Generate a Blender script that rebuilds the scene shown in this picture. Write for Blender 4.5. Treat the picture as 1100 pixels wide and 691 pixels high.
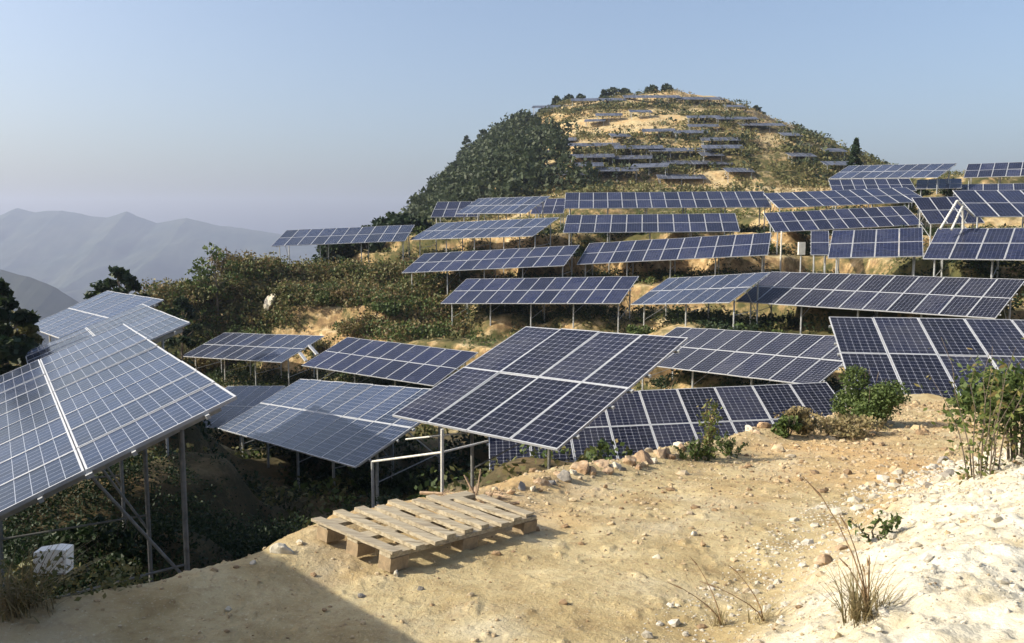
import bpy, math, random
import numpy as np
from mathutils import Vector, Matrix

for o in list(bpy.data.objects): bpy.data.objects.remove(o)
SC = bpy.context.scene
COL = SC.collection
R = math.radians

# ------------------------------------------------------------------ camera, sky, sun, exposure
FPX = 890.0; CXP, CYP = 550.0, 345.5; PITCH = R(6.1)
cam = bpy.data.cameras.new('camera'); cam.lens = FPX / 1100 * 36; cam.sensor_width = 36
cam.clip_start = 0.1; cam.clip_end = 12000
camo = bpy.data.objects.new('camera', cam); COL.objects.link(camo)
camo.location = (0, 0, 0); camo.rotation_euler = (R(90) - PITCH, 0, 0)
SC.camera = camo
SUN_EL = R(33); SUN_AZ = R(188)          # sun stands to the left (-x)
sdir = Vector((math.cos(SUN_AZ) * math.cos(SUN_EL), math.sin(SUN_AZ) * math.cos(SUN_EL), math.sin(SUN_EL)))
w = bpy.data.worlds.new('World'); SC.world = w; w.use_nodes = True
nt = w.node_tree; nt.nodes.clear()
sky = nt.nodes.new('ShaderNodeTexSky'); sky.sky_type = 'NISHITA'; sky.sun_disc = False
sky.sun_elevation = SUN_EL; sky.sun_rotation = math.atan2(sdir.x, sdir.y)
sky.altitude = 200; sky.air_density = 1.0; sky.dust_density = 5.0; sky.ozone_density = 2.2
bg = nt.nodes.new('ShaderNodeBackground'); bg.inputs[1].default_value = 0.122
wo = nt.nodes.new('ShaderNodeOutputWorld')
hs = nt.nodes.new('ShaderNodeHueSaturation'); hs.inputs['Saturation'].default_value = .95; nt.links.new(sky.outputs[0], hs.inputs['Color']); nt.links.new(hs.outputs[0], bg.inputs[0]); nt.links.new(bg.outputs[0], wo.inputs[0])
sl = bpy.data.lights.new('sun', 'SUN'); sl.energy = 4.5; sl.angle = R(0.5); sl.color = (1.0, 0.92, 0.76)
slo = bpy.data.objects.new('sun', sl); COL.objects.link(slo)
slo.rotation_euler = (-sdir).to_track_quat('-Z', 'Y').to_euler()
SC.view_settings.view_transform = 'Standard'; SC.view_settings.look = 'None'
SC.view_settings.exposure = 0.80; SC.view_settings.gamma = 1; SC.view_settings.use_curve_mapping = False

# ------------------------------------------------------------------ helpers
def tag(o, label=None, cat=None, group=None, kind=None):
    if label: o['label'] = label
    if cat: o['category'] = cat
    if group: o['group'] = group
    if kind: o['kind'] = kind
    return o

def empty(name, loc):
    o = bpy.data.objects.new(name, None); COL.objects.link(o); o.location = loc
    o.empty_display_size = .2
    return o

class MB:
    def __init__(s): s.v = []; s.f = []; s.m = []; s.uv = []
    def face(s, pts, mi=0, uv=None):
        n = len(s.v); s.v += [tuple(p) for p in pts]; s.f.append(tuple(range(n, n + len(pts)))); s.m.append(mi)
        s.uv.append(uv or [(0, 0)] * len(pts))
    def prism(s, a, b, mi=0):
        """a, b: matching rings"""
        n = len(s.v); k = len(a); s.v += [tuple(p) for p in a] + [tuple(p) for p in b]
        for i in range(k):
            j = (i + 1) % k; s.f.append((n + i, n + j, n + k + j, n + k + i)); s.m.append(mi); s.uv.append([(0, 0)] * 4)
        s.f.append(tuple(n + i for i in reversed(range(k)))); s.m.append(mi); s.uv.append([(0, 0)] * k)
        s.f.append(tuple(n + k + i for i in range(k))); s.m.append(mi); s.uv.append([(0, 0)] * k)
    def beam(s, p0, p1, wd, ht, upv=(0, 0, 1), mi=0):
        p0 = Vector(p0); p1 = Vector(p1); d = (p1 - p0).normalized(); u = Vector(upv)
        if abs(d.dot(u)) > .98: u = Vector((1, 0, 0))
        sx = d.cross(u).normalized() * wd / 2; sy = sx.cross(d).normalized() * ht / 2
        s.prism([p0 - sx - sy, p0 + sx - sy, p0 + sx + sy, p0 - sx + sy], [p1 - sx - sy, p1 + sx - sy, p1 + sx + sy, p1 - sx + sy], mi)
    def tube(s, p0, p1, r0, r1=None, n=8, mi=0):
        p0 = Vector(p0); p1 = Vector(p1); r1 = r0 if r1 is None else r1
        d = (p1 - p0).normalized(); a = d.orthogonal().normalized(); b = d.cross(a)
        ring = lambda p, r: [p + a * r * math.cos(t * 2 * math.pi / n) + b * r * math.sin(t * 2 * math.pi / n) for t in range(n)]
        s.prism(ring(p0, r0), ring(p1, r1), mi)
    def build(s, name, mats, parent=None, loc=(0, 0, 0), smooth=False):
        me = bpy.data.meshes.new(name); me.from_pydata(s.v, [], s.f)
        for m in (mats if isinstance(mats, (list, tuple)) else [mats]): me.materials.append(m)
        me.polygons.foreach_set('material_index', s.m)
        ul = me.uv_layers.new(name='UVMap'); flat = [c for q in s.uv for p in q for c in p]
        ul.data.foreach_set('uv', flat)
        if smooth: me.shade_smooth()
        me.update()
        return put(name, me, parent, loc)

def put(name, me, parent=None, loc=(0, 0, 0), mat=None):
    o = bpy.data.objects.new(name, me); COL.objects.link(o)
    if mat is not None: o.matrix_basis = mat
    else: o.location = loc
    if parent: o.parent = parent
    return o

def quads_mesh(name, V, m, k=4, smooth=False):
    """V: (n,k,3) loose faces"""
    n = len(V); me = bpy.data.meshes.new(name)
    me.vertices.add(n * k); me.vertices.foreach_set('co', V.reshape(-1).astype(np.float32))
    me.loops.add(n * k); me.loops.foreach_set('vertex_index', np.arange(n * k, dtype=np.int32))
    me.polygons.add(n); me.polygons.foreach_set('loop_start', np.arange(0, n * k, k, dtype=np.int32))
    me.update(calc_edges=True); me.materials.append(m)
    return me

def grid_mesh(name, X, Y, Z, m, smooth=True):
    a, b = X.shape; me = bpy.data.meshes.new(name)
    me.vertices.add(a * b); me.vertices.foreach_set('co', np.stack([X, Y, Z], -1).reshape(-1).astype(np.float32))
    i = np.arange(a * b).reshape(a, b)
    q = np.stack([i[:-1, :-1], i[1:, :-1], i[1:, 1:], i[:-1, 1:]], -1).reshape(-1, 4)
    n = len(q)
    me.loops.add(n * 4); me.loops.foreach_set('vertex_index', q.reshape(-1).astype(np.int32))
    me.polygons.add(n); me.polygons.foreach_set('loop_start', np.arange(0, n * 4, 4, dtype=np.int32))
    if smooth: me.polygons.foreach_set('use_smooth', np.ones(n, dtype=bool))
    me.update(calc_edges=True); me.materials.append(m)
    return me

# ---- value noise (numpy)
_rs = np.random.RandomState(7); _tab = _rs.rand(256, 256)
def vnoise(x, y):
    xi = np.floor(x).astype(int); yi = np.floor(y).astype(int); fx = x - xi; fy = y - yi
    fx = fx * fx * (3 - 2 * fx); fy = fy * fy * (3 - 2 * fy)
    g = lambda a, b: _tab[a & 255, b & 255]
    return (g(xi, yi) * (1 - fx) + g(xi + 1, yi) * fx) * (1 - fy) + (g(xi, yi + 1) * (1 - fx) + g(xi + 1, yi + 1) * fx) * fy
def fbm(x, y, o=4):
    s = 0; a = .5; t = 0
    for k in range(o):
        s = s + a * (vnoise(x * 2 ** k + 17.3 * k, y * 2 ** k + 9.1 * k) - .5); a *= .5
    return s
def sstep(a, b, x):
    t = np.clip((x - a) / (b - a), 0, 1); return t * t * (3 - 2 * t)

# ------------------------------------------------------------------ materials
class NT:
    def __init__(s, name):
        s.m = bpy.data.materials.new(name); s.m.use_nodes = True; s.t = s.m.node_tree; s.t.nodes.clear()
        s.out = s.n('ShaderNodeOutputMaterial'); s.b = s.n('ShaderNodeBsdfPrincipled'); s.l(s.b.outputs[0], s.out.inputs[0])
    def n(s, ty, **k):
        q = s.t.nodes.new(ty)
        for a, b in k.items(): setattr(q, a, b)
        return q
    def l(s, a, b): s.t.links.new(a, b)
    def v(s, sock, val):
        if hasattr(val, 'is_linked') or isinstance(val, bpy.types.NodeSocket): s.l(val, sock)
        else: sock.default_value = val
    def math(s, op, a, b=0.0, c=None, clamp=False):
        q = s.n('ShaderNodeMath', operation=op, use_clamp=clamp); s.v(q.inputs[0], a); s.v(q.inputs[1], b)
        if c is not None: s.v(q.inputs[2], c)
        return q.outputs[0]
    def noise(s, scale, detail=4, rough=.55, co='obj', dist=0, seed=0):
        q = s.n('ShaderNodeTexNoise'); q.inputs['Scale'].default_value = scale; q.inputs['Detail'].default_value = detail
        q.inputs['Roughness'].default_value = rough; q.inputs['Distortion'].default_value = dist
        if not hasattr(s, 'geo'): s.geo = s.n('ShaderNodeNewGeometry')
        src = s.geo.outputs['Position']
        if seed:
            mp = s.n('ShaderNodeVectorMath', operation='ADD'); s.l(src, mp.inputs[0]); mp.inputs[1].default_value = (seed * 13.7, seed * 5.1, seed * 2.3); src = mp.outputs[0]
        s.l(src, q.inputs['Vector']); return q.outputs['Fac']
    def ramp(s, fac, stops, interp='LINEAR'):
        q = s.n('ShaderNodeValToRGB'); q.color_ramp.interpolation = interp; e = q.color_ramp.elements
        while len(e) < len(stops): e.new(.5)
        for i, (p, c) in enumerate(stops):
            e[i].position = p; e[i].color = (*c, 1) if len(c) == 3 else c
        s.v(q.inputs[0], fac); return q.outputs[0]
    def mix(s, f, a, b, mode='MIX'):
        q = s.n('ShaderNodeMix', data_type='RGBA', blend_type=mode); s.v(q.inputs[0], f)
        for i, c in ((6, a), (7, b)):
            if isinstance(c, tuple): q.inputs[i].default_value = (*c, 1)
            else: s.l(c, q.inputs[i])
        return q.outputs[2]
    def bump(s, h, strength=.5, dist=.05):
        q = s.n('ShaderNodeBump'); q.inputs['Strength'].default_value = strength; q.inputs['Distance'].default_value = dist
        s.l(h, q.inputs['Height']); s.l(q.outputs[0], s.b.inputs['Normal']); return q
    def set(s, **k):
        for a, b in k.items(): s.v(s.b.inputs[a.replace('_', ' ')], b if not isinstance(b, tuple) else (*b, 1))

def simple(name, c, rough=.7, metal=0, var=.25, scale=8, bump=0):
    t = NT(name); f = t.noise(scale, 5)
    a = tuple(x * (1 - var) for x in c); b = tuple(min(1, x * (1 + var)) for x in c)
    t.l(t.ramp(f, [(.3, a), (.7, b)]), t.b.inputs['Base Color']); t.set(Roughness=rough, Metallic=metal)
    if bump: t.bump(t.noise(scale * 4, 4), .6, bump)
    return t.m

def panel_mat(name, cell, line, rough, diamond, lw=.035, spec=.5, nv=10, bus=.5):
    t = NT(name); uv = t.n('ShaderNodeUVMap', uv_map='UVMap'); sp = t.n('ShaderNodeSeparateXYZ'); t.l(uv.outputs[0], sp.inputs[0])
    fu = t.math('ABSOLUTE', t.math('SUBTRACT', t.math('FRACT', sp.outputs[0]), .5))
    fv = t.math('ABSOLUTE', t.math('SUBTRACT', t.math('FRACT', sp.outputs[1]), .5))
    g = t.math('GREATER_THAN', t.math('MAXIMUM', fu, fv), .5 - lw)
    d = t.math('GREATER_THAN', t.math('ADD', fu, fv), 1 - diamond)
    lines = t.math('MAXIMUM', g, d)
    # three busbars per cell
    bb = t.math('ABSOLUTE', t.math('SUBTRACT', t.math('FRACT', t.math('MULTIPLY', sp.outputs[0], 3)), .5))
    bb = t.math('MULTIPLY', t.math('LESS_THAN', bb, .035), bus)
    # tone per cell
    fl = t.n('ShaderNodeCombineXYZ'); t.l(t.math('FLOOR', sp.outputs[0]), fl.inputs[0]); t.l(t.math('FLOOR', sp.outputs[1]), fl.inputs[1])
    oi = t.n('ShaderNodeObjectInfo'); t.l(t.math('MULTIPLY', oi.outputs['Random'], 50), fl.inputs[2])
    wn = t.n('ShaderNodeTexWhiteNoise', noise_dimensions='3D'); t.l(fl.outputs[0], wn.inputs['Vector'])
    tone = t.math('MULTIPLY_ADD', wn.outputs['Value'], .5, t.math('MULTIPLY_ADD', oi.outputs['Random'], .8, .4))
    cc = t.n('ShaderNodeVectorMath', operation='SCALE'); cc.inputs[0].default_value = cell; t.l(tone, cc.inputs['Scale'])
    c = t.mix(bb, cc.outputs[0], tuple(x * .5 for x in line))
    c = t.mix(lines, c, line)
    dust = t.noise(1.1, 6, .65); df = t.math('MULTIPLY', t.math('SUBTRACT', dust, .38, clamp=True), t.math('MULTIPLY_ADD', oi.outputs['Random'], .18, .04))
    c = t.mix(df, c, (.34, .34, .33))
    t.l(c, t.b.inputs['Base Color'])
    t.l(t.math('MULTIPLY_ADD', dust, .16, rough - .05), t.b.inputs['Roughness'])
    t.set(Specular_IOR_Level=spec); t.b.inputs['IOR'].default_value = 1.36
    return t.m

M = {}
M['mono'] = panel_mat('mono_cells', (.007, .008, .018), (.26, .27, .32), .16, .10, .016, spec=.2, nv=12, bus=.35)
M['navy'] = panel_mat('navy_cells', (.008, .011, .032), (.13, .14, .19), .17, .05, .016, spec=.25)
M['poly'] = panel_mat('poly_cells', (.010, .017, .042), (.24, .26, .31), .15, .0, .022, spec=.2, bus=0.0)
M['dull'] = panel_mat('dusty_cells', (.055, .062, .085), (.10, .11, .14), .35, .0, .01, spec=.3)
M['alu'] = simple('aluminium_frame', (.42, .43, .45), .45, .2, .08, 6)
M['dull_alu'] = simple('dull_aluminium', (.22, .23, .25), .5, .2, .15, 6)
M['galv'] = simple('galvanised_steel', (.36, .37, .37), .5, .3, .22, 9)
M['dsteel'] = simple('dull_steel', (.20, .20, .19), .6, .3, .3, 9)
M['white_pipe'] = simple('white_pipe', (.55, .53, .47), .5, 0, .15, 5)
M['back'] = simple('panel_backsheet', (.55, .56, .58), .6, 0, .06, 4)

def leaf_mat(name, cols, trans=.25, rough=.6):
    t = NT(name); g = t.n('ShaderNodeNewGeometry')
    n = len(cols); st = [(i / max(1, n - 1), c) for i, c in enumerate(cols)]
    c = t.ramp(g.outputs['Random Per Island'], st)
    nz = t.noise(.55, 3); c = t.mix(t.math('MULTIPLY', nz, .5), c, tuple(x * .55 for x in cols[0]), 'MIX')
    t.l(c, t.b.inputs['Base Color']); t.set(Roughness=rough, Specular_IOR_Level=.25)
    tr = t.n('ShaderNodeBsdfTranslucent'); t.l(c, tr.inputs[0]); ms = t.n('ShaderNodeMixShader'); ms.inputs[0].default_value = trans
    t.l(t.b.outputs[0], ms.inputs[1]); t.l(tr.outputs[0], ms.inputs[2]); t.l(ms.outputs[0], t.out.inputs[0])
    return t.m
M['leaf_green'] = leaf_mat('green_leaves', [(.045, .075, .02), (.075, .11, .028), (.13, .16, .045)])
M['leaf_bush'] = leaf_mat('bush_leaves', [(.045, .075, .02), (.08, .115, .03), (.13, .17, .05)])
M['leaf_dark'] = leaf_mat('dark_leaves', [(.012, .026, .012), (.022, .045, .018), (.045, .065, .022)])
M['leaf_forest'] = leaf_mat('forest_leaves', [(.036, .052, .026), (.052, .072, .034), (.080, .095, .044)], .3)
M['leaf_olive'] = leaf_mat('olive_scrub', [(.085, .095, .032), (.14, .14, .05), (.23, .185, .08)])
M['leaf_rust'] = leaf_mat('rusty_scrub', [(.13, .085, .04), (.19, .14, .055), (.12, .14, .045)])
M['leaf_dry'] = leaf_mat('dry_grass_blades', [(.20, .15, .075), (.30, .24, .12), (.14, .13, .05)])
M['leaf_mix'] = leaf_mat('mixed_leaves', [(.06, .09, .02), (.12, .15, .035), (.17, .18, .05), (.26, .18, .07)])
M['bark'] = simple('bark', (.11, .085, .06), .85, 0, .35, 12, .01)
M['wood'] = None

def wood_mat():
    t = NT('weathered_pallet_wood')
    tc = t.n('ShaderNodeTexCoord'); mp = t.n('ShaderNodeMapping'); mp.inputs['Scale'].default_value = (2, 40, 40); t.l(tc.outputs['Object'], mp.inputs[0])
    q = t.n('ShaderNodeTexNoise'); q.inputs['Scale'].default_value = 1.6; q.inputs['Detail'].default_value = 6; t.l(mp.outputs[0], q.inputs['Vector'])
    oi = t.n('ShaderNodeObjectInfo')
    c = t.ramp(q.outputs['Fac'], [(.3, (.15, .115, .07)), (.5, (.34, .285, .19)), (.75, (.50, .44, .32))])
    c = t.mix(t.math('MULTIPLY', oi.outputs['Random'], .45), c, (.27, .23, .17))
    t.l(c, t.b.inputs['Base Color']); t.set(Roughness=.85); t.bump(q.outputs['Fac'], .5, .004); return t.m
M['wood'] = wood_mat()
M['block_wood'] = simple('block_wood', (.25, .185, .11), .85, 0, .3, 30, .004)

def rock_mat(name, stops, scale=6):
    t = NT(name); f = t.noise(scale, 8, .65)
    oi = t.n('ShaderNodeObjectInfo')
    c = t.ramp(f, stops); c2 = t.mix(t.math('MULTIPLY', oi.outputs['Random'], .5), c, (.34, .30, .24))
    t.l(c2, t.b.inputs['Base Color']); t.set(Roughness=.9); t.bump(t.noise(scale * 5, 8, .7), .8, .02); return t.m
M['rock_orange'] = rock_mat('orange_rock', [(.32, (.15, .085, .045)), (.5, (.34, .215, .11)), (.68, (.50, .41, .29))])
M['rock_pale'] = rock_mat('pale_rock', [(.3, (.36, .32, .24)), (.5, (.56, .51, .40)), (.75, (.66, .62, .52))])
M['rock_grey'] = rock_mat('grey_rock', [(.3, (.10, .10, .095)), (.5, (.18, .17, .16)), (.75, (.28, .26, .23))])

def ground_mat():
    t = NT('soil_and_rock')
    at = t.n('ShaderNodeVertexColor', layer_name='mask'); sp = t.n('ShaderNodeSeparateColor'); t.l(at.outputs[0], sp.inputs[0])
    veg, white, shade_soil = sp.outputs[0], sp.outputs[1], sp.outputs[2]
    big = t.noise(.35, 5, .6); mid = t.noise(2.3, 7, .65, seed=1); fine = t.noise(17, 6, .7, seed=2); vf = t.noise(70, 4, .7, seed=3)
    tan = t.ramp(mid, [(.28, (.22, .16, .078)), (.43, (.34, .265, .135)), (.58, (.43, .35, .195)), (.78, (.51, .44, .28))])
    ora = t.ramp(fine, [(.3, (.34, .20, .08)), (.6, (.50, .33, .15))])
    c = t.mix(t.ramp(big, [(.45, (0, 0, 0)), (.62, (.8, .8, .8))]), tan, ora)
    c = t.mix(t.math('MULTIPLY', t.ramp(fine, [(.50, (0, 0, 0)), (.68, (1, 1, 1))]), .6), c, (.25, .17, .085))
    c = t.mix(t.math('MULTIPLY', t.ramp(vf, [(.58, (0, 0, 0)), (.7, (1, 1, 1))]), .5), c, (.66, .60, .46))
    wh = t.ramp(t.noise(5, 8, .7, seed=4), [(.3, (.31, .265, .17)), (.44, (.47, .43, .33)), (.7, (.60, .575, .49))])
    wmask = t.math('MULTIPLY_ADD', t.math('SUBTRACT', t.noise(1.6, 6, .6, seed=5), .5), 1.6, white, clamp=True)
    c = t.mix(wmask, c, wh)
    # steep faces: broken ochre rock, colour darkened to imitate shade on the risers
    sx = t.n('ShaderNodeSeparateXYZ'); t.l(t.geo.outputs['True Normal'], sx.inputs[0])
    steep = t.ramp(sx.outputs[2], [(.62, (1, 1, 1)), (.86, (0, 0, 0))])
    rk = t.ramp(t.noise(1.7, 7, .7, seed=6), [(.3, (.16, .10, .055)), (.43, (.20, .13, .065)), (.56, (.36, .25, .12)), (.70, (.58, .46, .30))])
    c = t.mix(t.math('MULTIPLY', steep, t.math('SUBTRACT', 1, white, clamp=True)), c, rk)
    # vegetation litter
    vg = t.ramp(t.noise(1.3, 7, .7, seed=7), [(.3, (.030, .035, .014)), (.5, (.070, .068, .026)), (.7, (.13, .10, .045))])
    vm = t.math('MULTIPLY_ADD', t.math('SUBTRACT', t.noise(.9, 6, .7, seed=8), .5), 1.5, veg, clamp=True)
    c = t.mix(t.ramp(vm, [(.35, (0, 0, 0)), (.6, (1, 1, 1))]), c, vg)
    c = t.mix(t.math('MULTIPLY', shade_soil, .9), c, t.ramp(fine, [(.3, (.030, .024, .014)), (.7, (.085, .065, .038))]))  # soil colour blackened to stand for shade below the plateau
    t.l(c, t.b.inputs['Base Color']); t.set(Roughness=.95, Specular_IOR_Level=.15)
    h = t.math('ADD', t.math('MULTIPLY', mid, .6), t.math('ADD', t.math('MULTIPLY', fine, .35), t.math('MULTIPLY', vf, .12)))
    t.bump(h, .9, .05)
    return t.m
M['ground'] = ground_mat()

def mountain_mat(name, a, b):
    t = NT(name); c = t.ramp(t.noise(.006, 8, .65), [(.35, a), (.65, b)]); t.l(c, t.b.inputs['Base Color']); t.set(Roughness=1, Specular_IOR_Level=0); return t.m
M['mountain'] = mountain_mat('mountain_forest', (.02, .03, .022), (.05, .055, .038))

# ------------------------------------------------------------------ the arrays (surveyed positions)
ARRAYS = [  # x, y, z of the upper left corner, yaw, tilt, roll, columns, panel length, size factor, kind, ground clearance, label
    (-7.83, 16.68, -1.81, -57.9, 21.8, 0.3, 9, 1.66, 1.0, 'poly', 2.1, 'large blue-grey solar array, nearest of all, cut by the left edge of the photo'),
    (-10.74, 24.08, -2.04, -58.3, 21.5, 0.8, 7, 1.66, 1.0, 'poly', 2.0, 'pale glaring grey solar array directly behind the big array on the left'),
    (-16.81, 34.41, -2.37, -49.4, 22.9, 0.5, 7, 1.66, 1.0, 'poly', 1.25, 'blue-grey solar array farthest back on the left, before a small tufted dark tree'),
    (-17.91, 51.28, -6.16, -35.0, 19.7, 2.8, 9, 1.66, 1.0, 'poly', 1.25, 'small slate-blue solar array below the shrubby knoll, with two short rail ends at its right'),
    (-8.75, 43.87, -5.51, -37.6, 20.3, -0.1, 9, 1.66, 1.0, 'navy', 1.25, 'dark solar array below the terraced slope, above the half-shaded blue array'),
    (-7.5, 29.07, -5.13, -55.0, 24.9, 6.6, 11, 1.66, 1.0, 'poly', 1.25, 'blue solar array half covered by a sharp triangular shadow, left of the pallet'),
    (-12.15, 35.01, -6.5, -41.1, 26.4, 7.0, 5, 1.66, 0.86, 'poly', 1.25, 'mostly hidden dark solar array peeking out behind the corner of the big left array'),
    (0.32, 17.73, -1.98, -43.9, 20.3, 1.5, 4, 1.98, 1.0, 'mono', 2.0, 'near black solar array of eight large panels tilted in the middle, above the wooden pallet'),
    (-0.64, 21.72, -4.33, 1.3, 20.4, 2.3, 9, 1.66, 1.0, 'mono', 0.22, 'dark solar array standing low behind the row of orange rocks, under the central array'),
    (7.78, 20.25, -2.03, -12.9, 18.6, 0.4, 5, 1.98, 1.0, 'mono', 0.22, 'large dark solar array on the right behind the round bush, columns leaning left'),
    (7.46, 37.16, -4.2, -59.7, 24.8, 3.4, 10, 1.66, 1.0, 'mono', 1.25, 'dark solar array between the central eight-panel array and the right array behind the bush'),
    (12.74, 40.6, -1.86, -49.1, 23.6, 0.4, 11, 1.66, 1.0, 'mono', 1.5, 'long dark solar array across the right, directly above the array behind the round bush'),
    (8.34, 44.1, -2.38, -60.4, 26.5, 5.0, 8, 1.66, 0.88, 'poly', 1.25, 'teal-blue solar array joining the left end of the long dark array on the right'),
    (-5.95, 56.24, -1.37, -23.3, 20.9, 3.3, 11, 1.66, 1.0, 'navy', 1.25, 'dark solar array on posts, left of a strip of orange soil'),
    (-2.77, 50.82, -2.79, -28.3, 23.0, 2.3, 11, 1.66, 1.0, 'navy', 1.5, 'dark solar array on tall posts directly above the central eight-panel array'),
    (4.95, 53.1, -0.64, -21.3, 22.2, 3.5, 11, 1.66, 1.0, 'navy', 1.25, 'wide dark solar array right of the orange dirt strip, rising to the right'),
    (3.77, 56.9, 1.23, -8.9, 21.4, 0.4, 11, 1.66, 1.0, 'navy', 1.25, 'straight-columned navy solar array in the middle of the upper terraces, facing squarely forward'),
    (-5.62, 63.02, 0.77, -37.5, 22.2, 1.5, 11, 1.66, 1.0, 'poly', 1.25, 'blue solar array above the lit dirt bank, right of the long stilted one'),
    (-17.28, 63.94, 0.23, -7.7, 21.2, 2.3, 10, 1.66, 1.0, 'poly', 2.3, 'long thin blue solar array raised on stilts against the sky, above the shrubby knoll'),
    (-6.44, 72.31, 2.69, -6.1, 24.6, 0.4, 4, 1.66, 1.0, 'navy', 1.25, 'small navy solar array end sticking out left from behind a blue one'),
    (-2.72, 69.1, 2.87, -45.2, 27.2, -0.6, 9, 1.66, 0.88, 'poly', 1.25, 'blue solar array at the foot of the forested hillside, overlapping a smaller navy one'),
    (2.27, 78.9, 3.21, -11.9, 26.4, 0.7, 3, 1.66, 1.0, 'navy', 1.25, 'three-column navy solar array squeezed between a blue array and the longest navy row'),
    (3.94, 61.34, 2.94, -5.5, 21.9, 0.2, 14, 1.66, 1.0, 'navy', 1.25, 'longest navy solar array, a row of fourteen columns right below the big hill'),
    (17.47, 58.31, 2.76, 1.5, 19.5, 2.4, 10, 1.66, 1.0, 'navy', 1.25, 'navy solar array with left-leaning columns continuing the longest row to the right'),
    (16.43, 54.6, 1.31, -2.4, 24.9, 2.9, 10, 1.66, 0.9, 'navy', 1.25, 'dark solar array with left-leaning columns just above the two square-on panel blocks'),
    (24.17, 50.63, 2.15, -5.7, 29.5, 0.9, 3, 1.66, 1.0, 'navy', 1.25, 'narrow dark solar array between two large ones, beside the bare white pole tripod'),
    (21.32, 40.57, 2.07, -8.4, 23.8, -0.2, 6, 1.66, 1.0, 'navy', 1.25, 'dark solar array at the right edge, right of the bare white pole tripod'),
    (35.0, 66.39, 3.83, -28.1, 22.5, -0.4, 6, 1.66, 1.0, 'navy', 1.25, 'thin navy solar array at the right edge, showing only its top above another array'),
    (16.09, 41.8, 0.14, -25.1, 23.3, 1.9, 4, 1.66, 1.0, 'navy', 1.25, 'square-on dark solar array of four columns, above the long dark array on the right'),
    (17.96, 50.07, 0.14, -19.3, 24.5, 0.5, 1, 1.66, 1.0, 'navy', 1.25, 'tiny one-column solar array left of the square-on four-column one'),
    (19.41, 37.99, 0.22, -37.1, 23.3, 0.3, 5, 1.66, 1.0, 'navy', 1.25, 'dark blue solar array at the right edge below the white pole tripod, columns leaning right'),
    (29.21, 72.84, 5.81, -51.8, 22.1, -2.3, 9, 1.66, 1.0, 'poly', 1.0, 'pale blue solar array high on the right ridge, beneath the lone conifer'),
    (23.89, 63.34, 4.02, -13.5, 22.5, -0.1, 7, 1.66, 0.8, 'navy', 1.25, 'low navy solar array directly under the pale blue array on the right ridge'),
    (32.71, 67.69, 4.3, -27.7, 19.6, -0.3, 4, 1.66, 0.78, 'navy', 1.25, 'small navy solar array on the right ridge beside a dark clump of shrubs'),
    (39.27, 72.37, 5.93, -33.7, 24.1, -0.2, 5, 1.66, 1.0, 'navy', 1.25, 'dark solar array highest at the right edge, on the ridge line'),
]

def aframe(yaw, tilt, roll):
    yaw, tilt, roll = R(yaw), R(tilt), R(roll)
    u = Vector((math.cos(yaw) * math.cos(roll), math.sin(yaw) * math.cos(roll), math.sin(roll)))
    h = Vector((math.sin(yaw), -math.cos(yaw), 0)); h = (h - u * h.dot(u)).normalized()
    z = u.cross(-h); z = z if z.z > 0 else -z
    v = h * math.cos(tilt) - z * math.sin(tilt)
    return u, v, u.cross(-v)

# ------------------------------------------------------------------ terrain
ctrl = []
PW = 1.01
for (x, y, z, yaw, tilt, roll, n, L, k, kind, clear, lab) in ARRAYS:
    u, v, nn = aframe(yaw, tilt, roll); TL = Vector((x, y, z))
    if n == 5 and abs(x - 7.78) < .01: continue      # that one stands on the plateau
    for s in (0, .5, 1):
        for t, c in ((2, clear), (0, clear + .95)):
            p = TL + u * (s * n * PW * k) + v * (t * L * k)
            ctrl.append((p.x, p.y, p.z - c))
ctrl += [(-18, 57, -2.9), (-22, 55, -4.2), (-13, 55, -3.9), (-24, 58, -4.8), (-29, 54, -10), (-22, 48, -8.8), (-24, 62, -5), (-30, 66, -11),
         (-35, 40, -18), (-40, 80, -30), (-25, 18, -9), (-20, 8, -7.5), (-30, 28, -12), (-6, 1, -3.3), (-4, 5, -3.3), (-3, 7, -3.9), (-2, 9, -4.9), (-5.2, 8.2, -4.8), (-4, 13, -6.0), (-6, 15, -6.0), (-5, 18, -6.9), (-7, 20, -7.1), (-4.5, 15.5, -6.4), (-6, 24, -7.6), (-3.5, 11, -5.6), (-8, 23, -7.6),
         (0, 10, -5.0), (3, 13, -5.3), (6, 17.5, -5.8), (0, 13, -5.5), (-1.5, 16, -6.2), (-40, 60, -20), (-60, 30, -40), (-18, 90, -6), (-10, 85, 0), (-10, 105, -1), (10, 100, 3.4), (30, 95, 3.6), (50, 93, 6.2), (70, 95, 8.2), (95, 90, 8), (20, 80, 2.2), (5, 84, 1.6), (38, 84, 3.6), (20,90,2.6),
         (80, 140, 2), (120, 120, 0), (-30, 120, -14), (10, 140, 4), (40, 140, 5), (60, 60, 5.5), (50, 45, 3), (60, 30, 1), (30, 25, -2.6), (40, 15, -1.5), (-45, 120, -35), (-30, 20, -14),
         (20, 30, -3.4), (24, 27, -2.8), (26, 33, -1.6), (-22, 37, -6), (-12, 35, -7), (0, 34, -7.6), (-60, 200, -60), (170, 235, 0), (0, 30, -7.3), (-2.5, 22, -7.1)]
ctrl = np.array(ctrl)
PLAT = np.array([(-7, -3), (-6.2, 0), (-4.6, 1.5), (-3.1, 2.75), (-2.3, 3.3), (-1.75, 3.75), (-1.40, 4.3), (-1.22, 5.02), (-.95, 5.5), (-.46, 5.9), (-.08, 6.69), (.8, 7.75), (1.98, 9.08), (3.3, 10.5),
                 (4.6, 12.3), (6.2, 14.6), (7.6, 16.6), (11, 17.6), (16, 17), (24, 18), (40, 10), (60, -30), (-7, -30)], float)
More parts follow.
